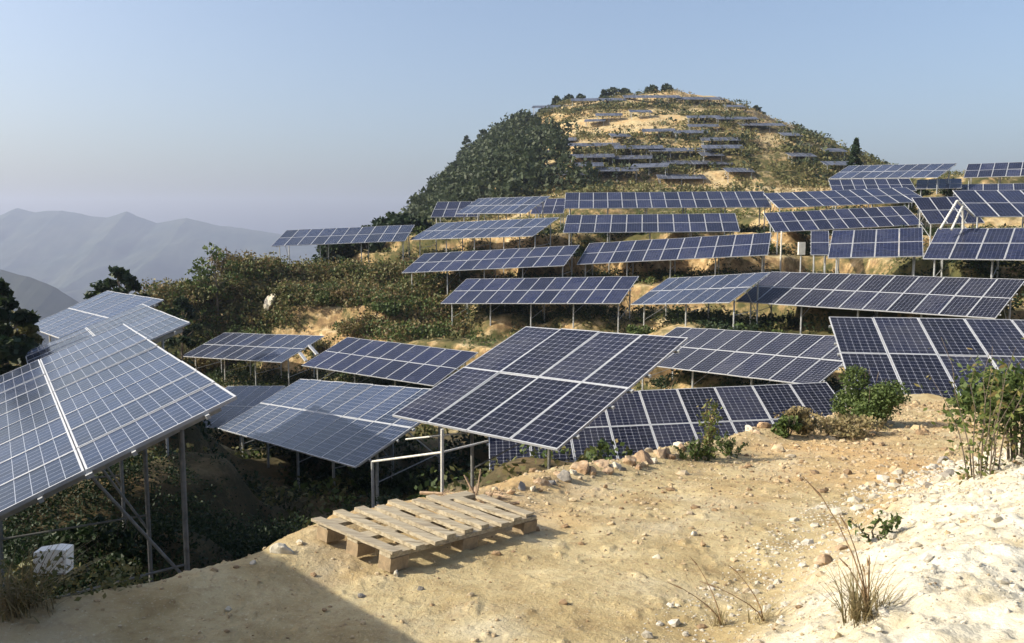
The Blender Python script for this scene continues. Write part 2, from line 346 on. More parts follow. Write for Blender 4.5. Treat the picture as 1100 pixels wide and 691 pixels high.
MOUND = np.array([(-.2, .5), (.35, 2.3), (.95, 3.3), (1.75, 4.55), (2.6, 5.7), (3.5, 6.75), (4.7, 7.85), (6.0, 8.3), (8.5, 8.3), (14, 7), (14, -12), (-.2, -12)], float)

def sdist(poly, x, y):
    """signed distance, positive inside"""
    d = np.full(x.shape, 1e9); ins = np.zeros(x.shape, bool); n = len(poly)
    for i in range(n):
        ax, ay = poly[i]; bx, by = poly[(i + 1) % n]; ex, ey = bx - ax, by - ay
        t = np.clip(((x - ax) * ex + (y - ay) * ey) / (ex * ex + ey * ey), 0, 1)
        d = np.minimum(d, np.hypot(x - ax - t * ex, y - ay - t * ey))
        c = ((ay > y) != (by > y)) & (x < (bx - ax) * (y - ay) / ((by - ay) if by != ay else 1e-9) + ax)
        ins ^= c
    return np.where(ins, d, -d)

def shepard(x, y):
    sh = x.shape; x = x.reshape(-1); y = y.reshape(-1); out = np.empty_like(x)
    for i in range(0, len(x), 40000):
        a = x[i:i + 40000, None]; b = y[i:i + 40000, None]
        d2 = (a - ctrl[:, 0]) ** 2 + (b - ctrl[:, 1]) ** 2 + .15
        wt = d2 ** -1.9
        out[i:i + 40000] = (wt * ctrl[:, 2]).sum(1) / wt.sum(1)
    return out.reshape(sh)

prof = np.array([(-400, -190), (-150, -100), (-100, -64), (-60, -36), (-44.7, -22), (-36, -13.5), (-31, -5), (-26, 2.5), (-20.9, 9.5), (-13, 18.2), (-5, 24.5), (2.6, 29.3), (12.9, 34.6), (28.4, 36.7), (43.9, 37.2), (58, 35.6), (73, 29.0), (82, 22.3),
                 (89, 14.5), (97, 6), (120, 0), (220, -16), (400, -80)])
def base_h(x, y):
    z = shepard(x, y)
    # the big hill
    s = np.interp(x * 235 / np.clip(y, 150, 235) * .35 + x * .65, prof[:, 0], prof[:, 1])
    g = sstep(88, 240, y) ** .85
    back = sstep(250, 420, y)
    z = z * (1 - g) + np.maximum(s, -60) * g - back * 90
    # terraces between 28 m and 130 m, bigger soft ones up the hill
    r = np.hypot(x, y)
    tw = sstep(26, 34, r) * (1 - sstep(95, 110, r)) * .85
    st = 1.5; zz = z + fbm(x * .06, y * .06, 3) * 1.2; q = zz / st; fq = q - np.floor(q)
    zt = st * (np.floor(q) + sstep(.60, .98, fq)) - (zz - z)
    z = z + (np.minimum(zt, z) - z) * tw
    hw = sstep(110, 130, r) * (1 - sstep(300, 350, r))
    st = 3.4; zz = z + fbm(x * .03, y * .03, 3) * 5; q = zz / st; fq = q - np.floor(q)
    zt = st * (np.floor(q) + sstep(.45, 1.0, fq)) - (zz - z)
    z = z + (zt - z) * hw * .8
    z = z + (fbm(x * .35, y * .35, 4) * .4 + fbm(x * 1.3, y * 1.3, 3) * .3) * sstep(8, 30, r) + fbm(x * .05, y * .05, 3) * 3.5 * sstep(110, 150, r)
    # distant valley floor
    far = sstep(260, 700, r); z = z * (1 - far) + (-230) * far
    lft = sstep(.62, 1.3, np.abs(np.arctan2(x, y))) * sstep(25, 120, r); z = z - lft * 25
    return z

def height(x, y):
    x = np.asarray(x, float); y = np.asarray(y, float)
    wob = fbm(x * 1.1, y * 1.1, 3) * .5
    sp = sdist(PLAT, x, y) + wob * .55
    pl = -1.2 - .13 * np.clip(y, -2, 17) + fbm(x * .8, y * .8, 3) * .12 + fbm(x * 3.2, y * 3.2, 5) * .035 + np.clip(fbm(x * 11, y * 11, 3) - .12, 0, 1) * .09
    pl = pl + .10 * np.exp(-((sp - .25) / .3) ** 2)          # small berm at the edge
    sm = sdist(MOUND, x, y) + fbm(x * 1.6, y * 1.6, 3) * .35
    pl = pl + .42 * sstep(-.18, 1.0, sm) + (fbm(x * 3, y * 3, 4) * .12 + np.abs(fbm(x * 7, y * 7, 4)) * .10) * sstep(-.1, .3, sm)
    wz = sstep(-1.1, .15, sp)
    b = base_h(x, y)
    z = b * (1 - wz) + pl * wz
    return z
def H(x, y): return float(height(np.array([x]), np.array([y]))[0])

def ray(u, v):
    cp, sn = math.cos(PITCH), math.sin(PITCH); a = (u - CXP) / FPX; b = (v - CYP) / FPX
    return Vector((a, cp - b * sn, -sn - b * cp))
def hit(u, v, t0=2.0, t1=330.0):
    """point of the ground seen at a photograph pixel"""
    d = ray(u, v); t = t0 * np.exp(np.linspace(0, math.log(t1 / t0), 1600)); z = height(d.x * t, d.y * t)
    k = np.nonzero(d.z * t < z)[0]
    if len(k) == 0: return None
    t_ = t[k[0]]; return Vector((d.x * t_, d.y * t_, float(z[k[0]])))
def at(u, v, y):
    d = ray(u, v); return d * (y / d.y)

rr = [0.0]
r = .8
while r < 3600:
    rr.append(r)
    r *= 1.006 if r < 14 else (1.0065 if r < 110 else (1.012 if r < 300 else 1.06))
rr = np.array(rr)
th = np.concatenate([np.arange(-180, -42, 2.5), np.arange(-42, 42, .14), np.arange(42, 180.01, 2.5)]); th[-1] = 180
RR, TH = np.meshgrid(rr, np.radians(th), indexing='ij')
GX = RR * np.sin(TH); GY = RR * np.cos(TH); GZ = height(GX, GY)
gm = grid_mesh('ground', GX, GY, GZ, M['ground'])
# material masks: vegetation, white gravel, low soil darkened as painted shade
veg = sstep(22, 40, RR) * .50 + fbm(GX * .12, GY * .12, 4) * .75 * sstep(22, 40, RR)
veg += (fbm(GX * .045, GY * .09, 4) * 1.6 - .22) * sstep(105, 130, RR)
scar = (GX / np.maximum(GY, 1) > .272) & (GX / np.maximum(GY, 1) < .338) & (GY > 160) & (GY < 228); veg = np.where(scar, veg - 1, veg)
leftforest = sstep(8, -16, GX - 4 * fbm(GX * .05, GY * .05, 3) + (GY - 235) * .0) * sstep(105, 150, RR)
veg = np.maximum(veg, leftforest)
spm = sdist(PLAT, GX, GY)
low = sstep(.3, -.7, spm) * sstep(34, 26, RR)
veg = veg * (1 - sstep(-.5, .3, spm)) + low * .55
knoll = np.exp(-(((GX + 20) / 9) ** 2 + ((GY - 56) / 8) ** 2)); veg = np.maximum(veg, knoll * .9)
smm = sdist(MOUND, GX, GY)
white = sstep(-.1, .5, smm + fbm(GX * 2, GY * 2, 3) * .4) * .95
shade_soil = low * .8
col = np.stack([np.clip(veg, 0, 1), np.clip(white, 0, 1), np.clip(shade_soil, 0, 1), np.ones_like(veg)], -1).reshape(-1, 4)
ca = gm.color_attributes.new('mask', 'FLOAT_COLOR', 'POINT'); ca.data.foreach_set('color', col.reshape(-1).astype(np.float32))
tag(put('ground', gm), kind='structure')

# far mountains
def range_mesh(name, pts, D, depth, base, amp, seed):
    us = np.linspace(pts[0][0], pts[-1][0], 420); vs = np.interp(us, [p[0] for p in pts], [p[1] for p in pts])
    vs = vs + fbm(us * .06 + seed, us * 0 + seed, 5) * 2.2
    x = np.array([ray(a, b).x / ray(a, b).y for a, b in zip(us, vs)]) ; z = np.array([ray(a, b).z / ray(a, b).y for a, b in zip(us, vs)])
    t = np.linspace(0, 1, 90)
    T, A = np.meshgrid(t, np.arange(len(us)), indexing='ij')
    s = np.where(T < .6, T / .6, 1 - (T - .6) / .4 * .9)           # rises to the crest, falls behind
    Y = D - depth * (.6 - T) * 1.6
    X = x[A] * (D * .55 + Y * .45)
    crest = z[A] * D
    spur = fbm(X / D * 16 + seed, Y / D * 6 + seed, 5) * amp * (1 - s) * (T < .6) * 2.2
    Z = base + (crest - base) * s ** .85 + spur
    me = grid_mesh(name, X, Y, Z, M['mountain'])
    return tag(put(name, me), kind='structure')
range_mesh('mountains', [(-330, 262), (-200, 236), (-90, 228), (0, 230.5), (20, 223), (38, 228), (67, 225.5), (96, 231), (116, 233), (137, 227), (169, 239.5), (201, 233.6), (233, 241), (262, 245), (302, 251), (360, 262), (440, 285)], 2900, 1300, -330, 130, 3)
range_mesh('hills', [(-260, 300), (-120, 270), (-40, 276), (0, 288), (30, 296), (60, 308), (90, 328), (130, 350), (190, 385)], 1150, 700, -300, 60, 11)

# air
MBh = MB()
x0, x1, y0, y1, z0, z1 = -3900, 3900, -3900, 3900, -520, 160
c8 = [Vector((a, b, c)) for c in (z0, z1) for a, b in ((x0, y0), (x1, y0), (x1, y1), (x0, y1))]
MBh.prism(c8[:4], c8[4:])
hz = bpy.data.materials.new('haze_air'); hz.use_nodes = True; hz.node_tree.nodes.clear()
ho = hz.node_tree.nodes.new('ShaderNodeOutputMaterial'); pv = hz.node_tree.nodes.new('ShaderNodeVolumePrincipled')
pv.inputs['Color'].default_value = (.60, .69, .93, 1); pv.inputs['Density'].default_value = .00023; pv.inputs['Anisotropy'].default_value = .2
hz.node_tree.links.new(pv.outputs[0], ho.inputs[1])
tag(MBh.build('haze', hz), kind='stuff')

# ------------------------------------------------------------------ solar arrays
_pm = {}
def panel_mesh(kind, L, k, sub):
    key = (kind, L, k, sub)
    if key in _pm: return _pm[key]
    nv = 12 if (L > 1.8 or kind == 'mono') else 10
    W_ = .995 * k; Ln = (L - .035) * k; f = .021 * k; th_ = .04
    g = MB(); e = .006
    g.face([(f, f, -e), (W_ - f, f, -e), (W_ - f, Ln - f, -e), (f, Ln - f, -e)], 0, [(0, 0), (6, 0), (6, nv), (0, nv)])
    g.face([(f, f, -.03), (f, Ln - f, -.03), (W_ - f, Ln - f, -.03), (W_ - f, f, -.03)], 2)
    fr = g if not sub else MB(); mi = 1 if not sub else 0
    def bx(a, b, c, d):
        fr.prism([(a, b, -th_), (c, b, -th_), (c, d, -th_), (a, d, -th_)], [(a, b, 0), (c, b, 0), (c, d, 0), (a, d, 0)], mi)
    bx(0, 0, W_, f); bx(0, Ln - f, W_, Ln); bx(0, f, f, Ln - f); bx(W_ - f, f, W_, Ln - f)
    def mk(mb, mats, nm):
        me = bpy.data.meshes.new(nm); me.from_pydata(mb.v, [], mb.f)
        for m in mats: me.materials.append(m)
        me.polygons.foreach_set('material_index', mb.m)
        ul = me.uv_layers.new(name='UVMap'); ul.data.foreach_set('uv', [c for q in mb.uv for p in q for c in p]); me.update(); return me
    a = mk(g, [M[kind], M['alu'] if kind != 'dull' else M['dull_alu'], M['back']], 'solar_panel'); b = mk(fr, [M['alu']], 'frame') if sub else None
    _pm[key] = (a, b); return a, b

def solar_array(x, y, z, yaw, tilt, roll, n, L, k, kind, clear, lab, detail=True, group='ground mounted solar arrays on the slopes', legs=True):
    u, v, nn = aframe(yaw, tilt, roll); TL = Vector((x, y, z)); up = -v
    ctr = TL + u * (n * PW * k / 2) + v * (L * k)
    g0 = H(ctr.x, ctr.y)
    root = empty('solar_array', (ctr.x, ctr.y, g0)); tag(root, lab, 'solar array', group)
    near = (TL.length < 24) and detail
    base = root.location
    pa, pf = panel_mesh(kind, L, k, near)
    rot = Matrix(((u.x, up.x, nn.x, 0), (u.y, up.y, nn.y, 0), (u.z, up.z, nn.z, 0), (0, 0, 0, 1)))
    rng = random.Random(int(abs(x * 100)) + n)
    for i in range(n):
        for row in (0, 1):
            o = TL + u * (i * PW * k) + v * ((row + 1) * L * k - (.02 if row else 0) * k)
            j = Matrix.Rotation(R(rng.uniform(-.35, .35)), 4, 'X') @ Matrix.Rotation(R(rng.uniform(-.3, .3)), 4, 'Y')
            mt = Matrix.Translation(o - base) @ rot @ j
            p = put('solar_panel', pa, root, mat=mt)
            if pf: put('frame', pf, p)
    if not legs: return root
    Wt = n * PW * k; Lt = 2 * L * k
    st = 'galv'
    P = lambda s, t, d=0: TL + u * s + v * t - nn * d - base
    for t in (.12 * Lt, .36 * Lt, .498 * Lt, .64 * Lt, .88 * Lt):
        m = MB(); wd = .07 if abs(t - .498 * Lt) < .01 else .045
        m.beam(P(-.05, t, .065), P(Wt + .05, t, .065), wd, .045, nn); m.build('rail', M['galv'], root)
    ns = max(2, int(round(Wt / 2.9)) + 1)
    if n == 4 and L > 1.8: ns = 1
    for q in range(ns):
        s = 1.25 if ns == 1 else .35 + (Wt - .7) * q / (ns - 1) if n > 2 else .2 + (Wt - .4) * q
        m = MB(); m.beam(P(s, .06 * Lt, .13), P(s, .94 * Lt, .13), .05, .08, nn); m.build('rafter', M[st], root)
        pts = []
        for t in (.20 * Lt, .78 * Lt):
            top = P(s, t, .16); wz_ = H((top + base).x, (top + base).y) - base.z
            bot = Vector((top.x, top.y, min(wz_, top.z - .15) - .15)); pts.append((top, bot))
            m = MB(); m.tube(top, bot, .032 if TL.length < 30 else .04, n=8); m.build('post', M['dsteel'] if near else M[st], root)
        hi, lo = pts
        m = MB(); m.tube(hi[0] + (hi[1] - hi[0]) * .62, P(s, .5 * Lt, .16), .018, n=6); m.build('brace', M['dsteel'] if near else M[st], root)
        m = MB(); m.tube(hi[0] + (hi[1] - hi[0]) * .55 , lo[0] + (lo[1] - lo[0]) * .45, .016, n=6); m.build('brace', M['dsteel'] if near else M[st], root)
    return root
for a in ARRAYS: solar_array(*a)
# the array standing to the left of the camera, whose shadow lies over the near ground
solar_array(-6.88, 7.0, .05, -45, 21, -1, 7, 1.66, 1.0, 'poly', 1.2, 'solar array just left of the photo, casting the dark shadow on the near ground', group=None)

# ------------------------------------------------------------------ arrays on the big hill
HILL = [ # u0, u1, v, columns, yaw, label
 (572, 618, 117, 12, -8, 'leftmost panel strip on the hilltop, sloping down to the left'),
 (614, 672, 110, 13, -4, 'panel strip on the hilltop left of the paired round trees'),
 (670, 730, 107, 13, 0, 'longest panel strip along the very top of the hill, under the paired round trees'),
 (726, 776, 109, 11, 2, 'panel strip at the right end of the hilltop, right of the paired round trees'),
 (778, 800, 117, 6, 8, 'short panel strip just over the right shoulder of the hilltop'),
 (738, 768, 130, 9, -4, 'upper left strip of the dark panel group right of the hill centre'),
 (769, 808, 131, 11, 0, 'upper right strip of the dark panel group right of the hill centre'),
 (739, 766, 139, 8, -3, 'lower left strip of the dark panel group right of the hill centre'),
 (794, 836, 138, 12, 4, 'pale strip reaching farthest right below the dark panel group'),
 (628, 650, 134, 6, -10, 'small strip in scrub below the left part of the hilltop'),
 (690, 718, 145, 8, -6, 'short strip in the middle of the hill, below the bare upper bank'),
 (724, 753, 147, 8, -5, 'strip level with the middle of the hill, left of the bare cliff top'),
 (753, 786, 155, 9, -3, 'strip directly left of the bare sandy cliff, upper of two'),
 (754, 784, 164, 9, -3, 'strip directly left of the bare sandy cliff, lower of two'),
 (590, 615, 155, 7, -10, 'darkest blue strip on the left half of the hill'),
 (603, 655, 161, 14, -6, 'long strip stepping down right of the darkest blue one'),
 (612, 646, 173, 10, -8, 'strip one terrace below the long strip on the left half of the hill'),
 (660, 700, 164, 11, -3, 'strip at mid height, above the widest pale strip'),
 (697, 752, 168, 14, -2, 'widest pale blue strip in the centre of the hill'),
 (652, 688, 176, 10, -12, 'strip below and left of the widest pale blue strip'),
 (711, 742, 180, 9, 0, 'light strip in the lower centre, left of two'),
 (743, 772, 181, 9, 2, 'light strip in the lower centre, right of two'),
 (678, 708, 186, 8, -22, 'tilted bright blue strip low on the hill'),
 (602, 630, 193, 8, -8, 'grey strip low on the hill at the edge of the forest'),
 (640, 674, 190, 9, -6, 'strip low on the hill between the grey edge strip and the tilted bright one'),
 (706, 742, 196, 10, 0, 'lowest strip on the hill, just above the longest navy row'),
 (884, 902, 167, 5, 5, 'short dark strip on the right foot of the hill, left of the lone conifer'),
 (884, 914, 182, 8, 4, 'strip at the right foot of the hill below the lone conifer'),
 (936, 966, 169, 8, 2, 'thin strip on the right ridge line just right of the lone conifer'),
 (946, 977, 174, 9, 0, 'second thin strip on the right ridge, below the first and right of the lone conifer'),
 (640, 668, 127, 7, -4, 'faint strip in bare earth just below the hilltop, left of centre'),
 (676, 700, 124, 6, 4, 'faint strip in bare earth just below the longest hilltop strip'),
 (572, 590, 168, 5, -14, 'small strip at the edge of the hill forest, half way up'),
 (618, 640, 183, 6, -4, 'small strip in scrub low on the left half of the hill'),
 (575, 596, 185, 5, -14, 'small strip at the edge of the hill forest, near its foot'),
 (752, 772, 172, 5, 3, 'small strip left of the foot of the sandy cliff'),
 (778, 800, 190, 6, 5, 'small strip left of the pale dirt track low on the hill'),
 (838, 858, 150, 5, 10, 'small strip in scrub right of the sandy cliff'),
 (846, 868, 172, 6, 8, 'small strip in scrub right of the pale dirt track'),
 (655, 676, 150, 5, 6, 'small strip in the scrub band across the middle of the hill'),
 (1003, 1050, 170, 12, -4, 'panel strip on the ridge line near the right edge of the photo'),
]
for (u0, u1, v0, n, yaw, lab) in HILL:
    p = hit((u0 + u1) / 2, v0 + 3)
    if p is None or p.length > 300:
        p = hit((u0 + u1) / 2, v0 + 9)
    if p is None: print('MISS', lab); continue
    wid = (u1 - u0) / FPX * p.y; k = max(.7, min(1.35, wid / (n * PW)))
    u, v, nn = aframe(yaw, 19, 0)
    rise = 1.2
    TL = p - u * wid / 2 - v * (1.66 * k) + Vector((0, 0, rise))
    kk = round(k, 2)
    solar_array(TL.x, TL.y, TL.z, yaw, 19, 0, n, 1.66, kk, 'dull', 1.2, lab, group='small solar arrays on the hill')

# ------------------------------------------------------------------ vegetation
def leaf_quads(C, size, rs, up=.35, aspect=.6):
    n = len(C); d = rs.normal(size=(n, 3)); d[:, 2] += up; d /= np.linalg.norm(d, axis=1)[:, None]
    a = np.cross(d, rs.normal(size=(n, 3))); a /= np.linalg.norm(a, axis=1)[:, None]; b = np.cross(d, a)
    s = (size * rs.uniform(.6, 1.4, n))[:, None]
    return np.stack([C - a * s, C - b * s * aspect, C + a * s, C + b * s * aspect], 1)
def clump(c, rad, n, rs, shell=.55):
    d = rs.normal(size=(n, 3)); d /= np.linalg.norm(d, axis=1)[:, None]
    r = (shell + (1 - shell) * rs.rand(n)) ** .7
    return np.asarray(c) + d * r[:, None] * np.asarray(rad)

def shrub_mesh(seed, w_, h_, nleaf, leaf, mat, lobes=9, ground=.0):
    rs = np.random.RandomState(seed); pts = []
    for i in range(lobes):
        a = rs.rand() * 6.28; q = rs.rand() ** .6 * w_ * .34; hh = h_ * (ground + .22 + rs.rand() * .55 * (1 - q / w_))
        rr_ = w_ * rs.uniform(.16, .28)
        pts.append(clump((math.cos(a) * q, math.sin(a) * q, hh), (rr_, rr_, rr_ * rs.uniform(.7, 1.1) * h_ / w_ * 1.1), nleaf // lobes, rs, .35))
    P_ = np.concatenate(pts); P_ = P_[P_[:, 2] > .01]
    return quads_mesh('foliage', leaf_quads(P_, leaf, rs), M[mat])
def stems_mesh(seed, w_, h_, n, r0, mat='bark'):
    rs = random.Random(seed); m = MB()
    for i in range(n):
        a = rs.random() * 6.28; q = rs.random() * w_ * .35
        p0 = Vector((math.cos(a) * .04 * w_, math.sin(a) * .04 * w_, -.1)); p2 = Vector((math.cos(a) * q, math.sin(a) * q, h_ * rs.uniform(.55, .85)))
        p1 = (p0 + p2) / 2 + Vector((rs.uniform(-.05, .05), rs.uniform(-.05, .05), 0)) * h_
        m.tube(p0, p1, r0, r0 * .7, 5); m.tube(p1, p2, r0 * .7, r0 * .3, 5)
    me = m.build('stem', M[mat]); d = me.data; bpy.data.objects.remove(me); return d

_sh = {}
def shrub(p, w_, h_, mat, lab, cat='shrub', name='shrub', seed=0, leaf=.05, nleaf=900, group=None, rz=None):
    key = (mat, seed, leaf, nleaf, round(h_ / w_, 1))
    if key not in _sh:
        a = h_ / w_; _sh[key] = (shrub_mesh(seed + 5, 1.0, a, nleaf, leaf / w_, mat), stems_mesh(seed, 1.0, a, 7, .012))
    f, s = _sh[key]
    o = empty(name, p); o.scale = (w_, w_, w_); o.rotation_euler.z = (seed * 1.7 + p[0]) if rz is None else rz
    tag(o, lab, cat, group); put('foliage', f, o); put('stem', s, o); return o

def tree(p, h, cw, mat, lab, seed=1, conifer=False, leaf=.2, nleaf=1200, trunk=.35, group=None, name='tree'):
    rs = np.random.RandomState(seed); rd = random.Random(seed)
    o = empty(name, p); tag(o, lab, 'tree', group); m = MB()
    lean = Vector((rd.uniform(-.05, .05), rd.uniform(-.05, .05), 0)) * h
    m.tube((0, 0, -.3), lean * .5 + Vector((0, 0, h * .5)), min(.09, h * .022), min(.06, h * .014), 7); m.tube(lean * .5 + Vector((0, 0, h * .5)), lean + Vector((0, 0, h * .93)), min(.06, h * .014), .015, 6)
    pts = []
    if conifer:
        for i in range(16):
            t = i / 15; z = h * (trunk * .5 + (1 - trunk * .5) * t); rad = cw / 2 * (1 - t) ** .8 + .05 * cw
            for b in range(6):
                a = rd.random() * 6.28; e = Vector((math.cos(a) * rad, math.sin(a) * rad, z - rad * .18)) + lean * t
                m.tube(lean * t + Vector((0, 0, z)), e, h * .006, h * .002, 4)
                pts.append(clump(((e.x + lean.x * t) * .6, (e.y + lean.y * t) * .6, (z + e.z) / 2), (rad * .5, rad * .5, h * .028), nleaf // 96, rs, .1))
    else:
        nb = 13
        for i in range(nb):
            a = i * 2.4 + rd.random(); t = trunk + (1 - trunk) * (i + .5) / nb; ra = cw / 2 * math.sin(math.pi * min(1, .25 + .72 * (t - trunk) / (1 - trunk))) * rd.uniform(.55, 1.0)
            s = lean * t + Vector((0, 0, h * t * .82)); e = Vector((math.cos(a) * ra, math.sin(a) * ra, h * (t * .93 + .05))) + lean * t
            m.tube(s, e, min(.035, h * .009), .010, 5)
            q = cw * rd.uniform(.15, .25); pts.append(clump(e, (q, q, q * .6), nleaf // nb, rs, .3))
    m.build('trunk', M['bark'], o)
    put('crown', quads_mesh('crown', leaf_quads(np.concatenate(pts), leaf, rs), M[mat]), o)
    return o

G_ = lambda p: Vector((p[0], p[1], H(p[0], p[1])))
# the plants one can tell apart
p = hit(927, 459); shrub(p, 1.10, .98, 'leaf_bush', 'round bright green bush on the sandy plateau in front of the right array', 'bush', 'round_bush', 3, .022, 8500, rz=0)
p = hit(905, 468); shrub(p + Vector((-.1, 0, 0)), 1.5, .30, 'leaf_dry', 'low dry brown scrub spreading at the foot of the round green bush', 'scrub', 'low_scrub', 4, .025, 1800)
p = hit(858, 466); shrub(p, .45, .40, 'leaf_dry', 'pale dry grass clump left of the round green bush', 'grass clump', 'dry_clump', 5, .03, 900)
p = hit(845, 470); shrub(p, .35, .33, 'leaf_green', 'small dark green plant left of the pale dry grass clump', 'plant', 'small_plant', 6, .03, 700)
p = hit(1090, 505, 3); shrub(p + Vector((.3, .5, 0)), .9, .62, 'leaf_green', 'dense green shrub at the right edge beside the white gravel heap', 'shrub', 'shrub', 8, .022, 2600)

def leafy_stalks(p, h, spread, n, mat, lab, seed, leaf=.045, perstem=26, cat='plant', name='leafy_plant', lean=0):
    rd = random.Random(seed); rs = np.random.RandomState(seed); o = empty(name, p); tag(o, lab, cat); m = MB(); pts = []
    for i in range(n):
        a = rd.random() * 6.28; hh = h * rd.uniform(.55, 1.0); q = spread * rd.uniform(.1, 1)
        b_ = spread * rd.uniform(.1, .5); pr = Vector((math.cos(a) * b_, math.sin(a) * b_, -.04)); prev = pr
        for s in range(1, 6):
            t = s / 5; c = Vector((math.cos(a) * (b_ + q * t ** 1.5) + lean * t * t, math.sin(a) * (b_ + q * t ** 1.5), hh * t)) + Vector((rd.uniform(-.02, .02), rd.uniform(-.02, .02), 0))
            m.tube(prev, c, .004 * (1.2 - t) + .001, .004 * (1.1 - t) + .0008, 5); 
            k_ = perstem // 5
            if s > 0: pts.append(np.array(prev + (c - prev) * .5)[None] + rs.normal(size=(k_, 3)) * np.array([.05, .05, .045]) * (h / .8))
            prev = c
    m.build('stem', M['bark'], o)
    put('foliage', quads_mesh('foliage', leaf_quads(np.concatenate(pts), leaf, rs, .1, .45), M[mat]), o); return o
leafy_stalks(hit(1052, 512, 3), .86, .24, 11, 'leaf_mix', 'tall leafy weed with brown-tipped stems at the edge of the gravel heap, right', 21, .020, 40)
leafy_stalks(hit(1088, 500, 3) + Vector((.2, .1, 0)), .66, .36, 15, 'leaf_bush', 'green leafy stems behind the tall brown-tipped weed, against the right edge', 22, .020, 40)
leafy_stalks(hit(760, 492), .62, .10, 9, 'leaf_mix', 'upright yellow-green weed at the plateau edge in front of the low array', 23, .022, 60)
leafy_stalks(hit(748, 494), .22, .20, 10, 'leaf_green', 'bushy low green weed at the foot of the upright yellow-green one', 24, .022, 50)
leafy_stalks(hit(785, 490), .24, .20, 8, 'leaf_green', 'low green weed right of the upright yellow-green one', 25, .022, 50)
leafy_stalks(hit(943, 578, 3), .17, .12, 5, 'leaf_green', 'small green weed at the left edge of the white gravel heap', 26, .018, 34)

def grass_tuft(p, h, n, spread, mat, lab, seed, stalks=0, cat='grass tuft', name='grass_tuft', wd=.004):
    rd = random.Random(seed); V = []
    o = empty(name, p); tag(o, lab, cat)
    for i in range(n):
        a = rd.random() * 6.28; hh = h * rd.uniform(.4, 1); q = spread * rd.uniform(.2, 1.1); b = Vector((math.cos(a * 1.7) * rd.random() * spread * .5, math.sin(a * 1.7) * rd.random() * spread * .5, -.02))
        side = Vector((-math.sin(a), math.cos(a), 0)) * wd; pr = b; wp = 1.0
        for s in range(1, 5):
            t = s / 4; c = b + Vector((math.cos(a) * q * t * t, math.sin(a) * q * t * t, hh * (t - .30 * t * t * (q / spread)))); wc = 1 - t * .85
            V.append([pr - side * wp, pr + side * wp, c + side * wc, c - side * wc]); pr = c; wp = wc
    put('blades', quads_mesh('blades', np.array([[tuple(k) for k in q] for q in V]), M[mat]), o)
    for s_ in range(stalks):
        rr_ = random.Random(seed * 7 + s_); m = MB(); prev = Vector((0, 0, 0)); lx, ly = rr_.uniform(-.12, .02) - .1 * (s_ < 2), rr_.uniform(-.05, .05)
        H_ = h * rr_.uniform(1.2, 1.9) if s_ < 2 else h * rr_.uniform(.7, 1.2)
        for t in (.25, .5, .75, 1):
            c = Vector((lx * t ** 1.6, ly * t, H_ * t)); m.tube(prev, c, .0032 * (1.15 - t * .6), .0032 * (1.0 - t * .6), 5); prev = c
        m.tube(prev - Vector((lx, ly, H_)) * .02, prev + Vector((lx * .3, 0, H_ * .13)), .0038, .001, 6)
        m.build('stalk', M['drystalk'], o)
    return o
M['drystalk'] = simple('dry_stalk', (.26, .17, .09), .8, 0, .3, 30)
grass_tuft(hit(931, 664, 1.5), .22, 120, .17, 'leaf_dry', 'dry weed with thin tall stalks leaning left on the white gravel', 31, 6, 'dry weed', 'dry_weed', .0028)
grass_tuft(hit(820, 668, 1.5), .13, 45, .12, 'leaf_dry', 'sparse small dry grass left of the tall dry weed', 32, 2, wd=.0022)
grass_tuft(hit(775, 672, 1.5), .14, 45, .10, 'leaf_dry', 'sparse small dry grass farthest left of the tall dry weed', 33, 2, wd=.0022)
grass_tuft(hit(735, 494), .16, 60, .12, 'leaf_green', 'short green grass tuft among the orange edge rocks', 34)
grass_tuft(hit(30, 655), .3, 140, .28, 'leaf_dry', 'shaded olive grass tuft in the lower left corner', 35)
for i, (uu, vv, dd, lab) in enumerate([(150, 585, 6.6, 'leafy green sprig in the dark under the big left array, beside its posts'), (125, 560, 8.0, 'thin fern-like sprig in the dark under the big left array'),
                                  (35, 640, 5.2, 'weed growing below the white block at lower left'), (85, 635, 5.4, 'dark twiggy weed in front of the white block'), (60, 560, 9.0, 'green weed behind the white block')]):
    q = at(uu, vv + 30, dd); leafy_stalks(G_(q), .75 if i == 0 else .6, .35, 9, 'leaf_green' if i != 3 else 'leaf_dark', lab, 40 + i, .05 if i == 0 else .035, 40)
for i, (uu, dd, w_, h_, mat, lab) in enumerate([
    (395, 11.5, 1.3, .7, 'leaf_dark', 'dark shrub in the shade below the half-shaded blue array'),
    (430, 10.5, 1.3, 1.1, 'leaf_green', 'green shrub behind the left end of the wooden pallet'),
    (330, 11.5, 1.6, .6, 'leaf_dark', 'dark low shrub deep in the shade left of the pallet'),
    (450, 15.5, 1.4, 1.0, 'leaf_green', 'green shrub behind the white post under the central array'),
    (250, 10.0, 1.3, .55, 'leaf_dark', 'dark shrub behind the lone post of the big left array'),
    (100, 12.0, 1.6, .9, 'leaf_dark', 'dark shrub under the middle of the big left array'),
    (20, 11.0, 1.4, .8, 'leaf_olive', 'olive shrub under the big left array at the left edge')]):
    q = at(uu, 400, dd); shrub(G_(q), w_, h_, mat, lab, seed=50 + i, leaf=.045, nleaf=1500)

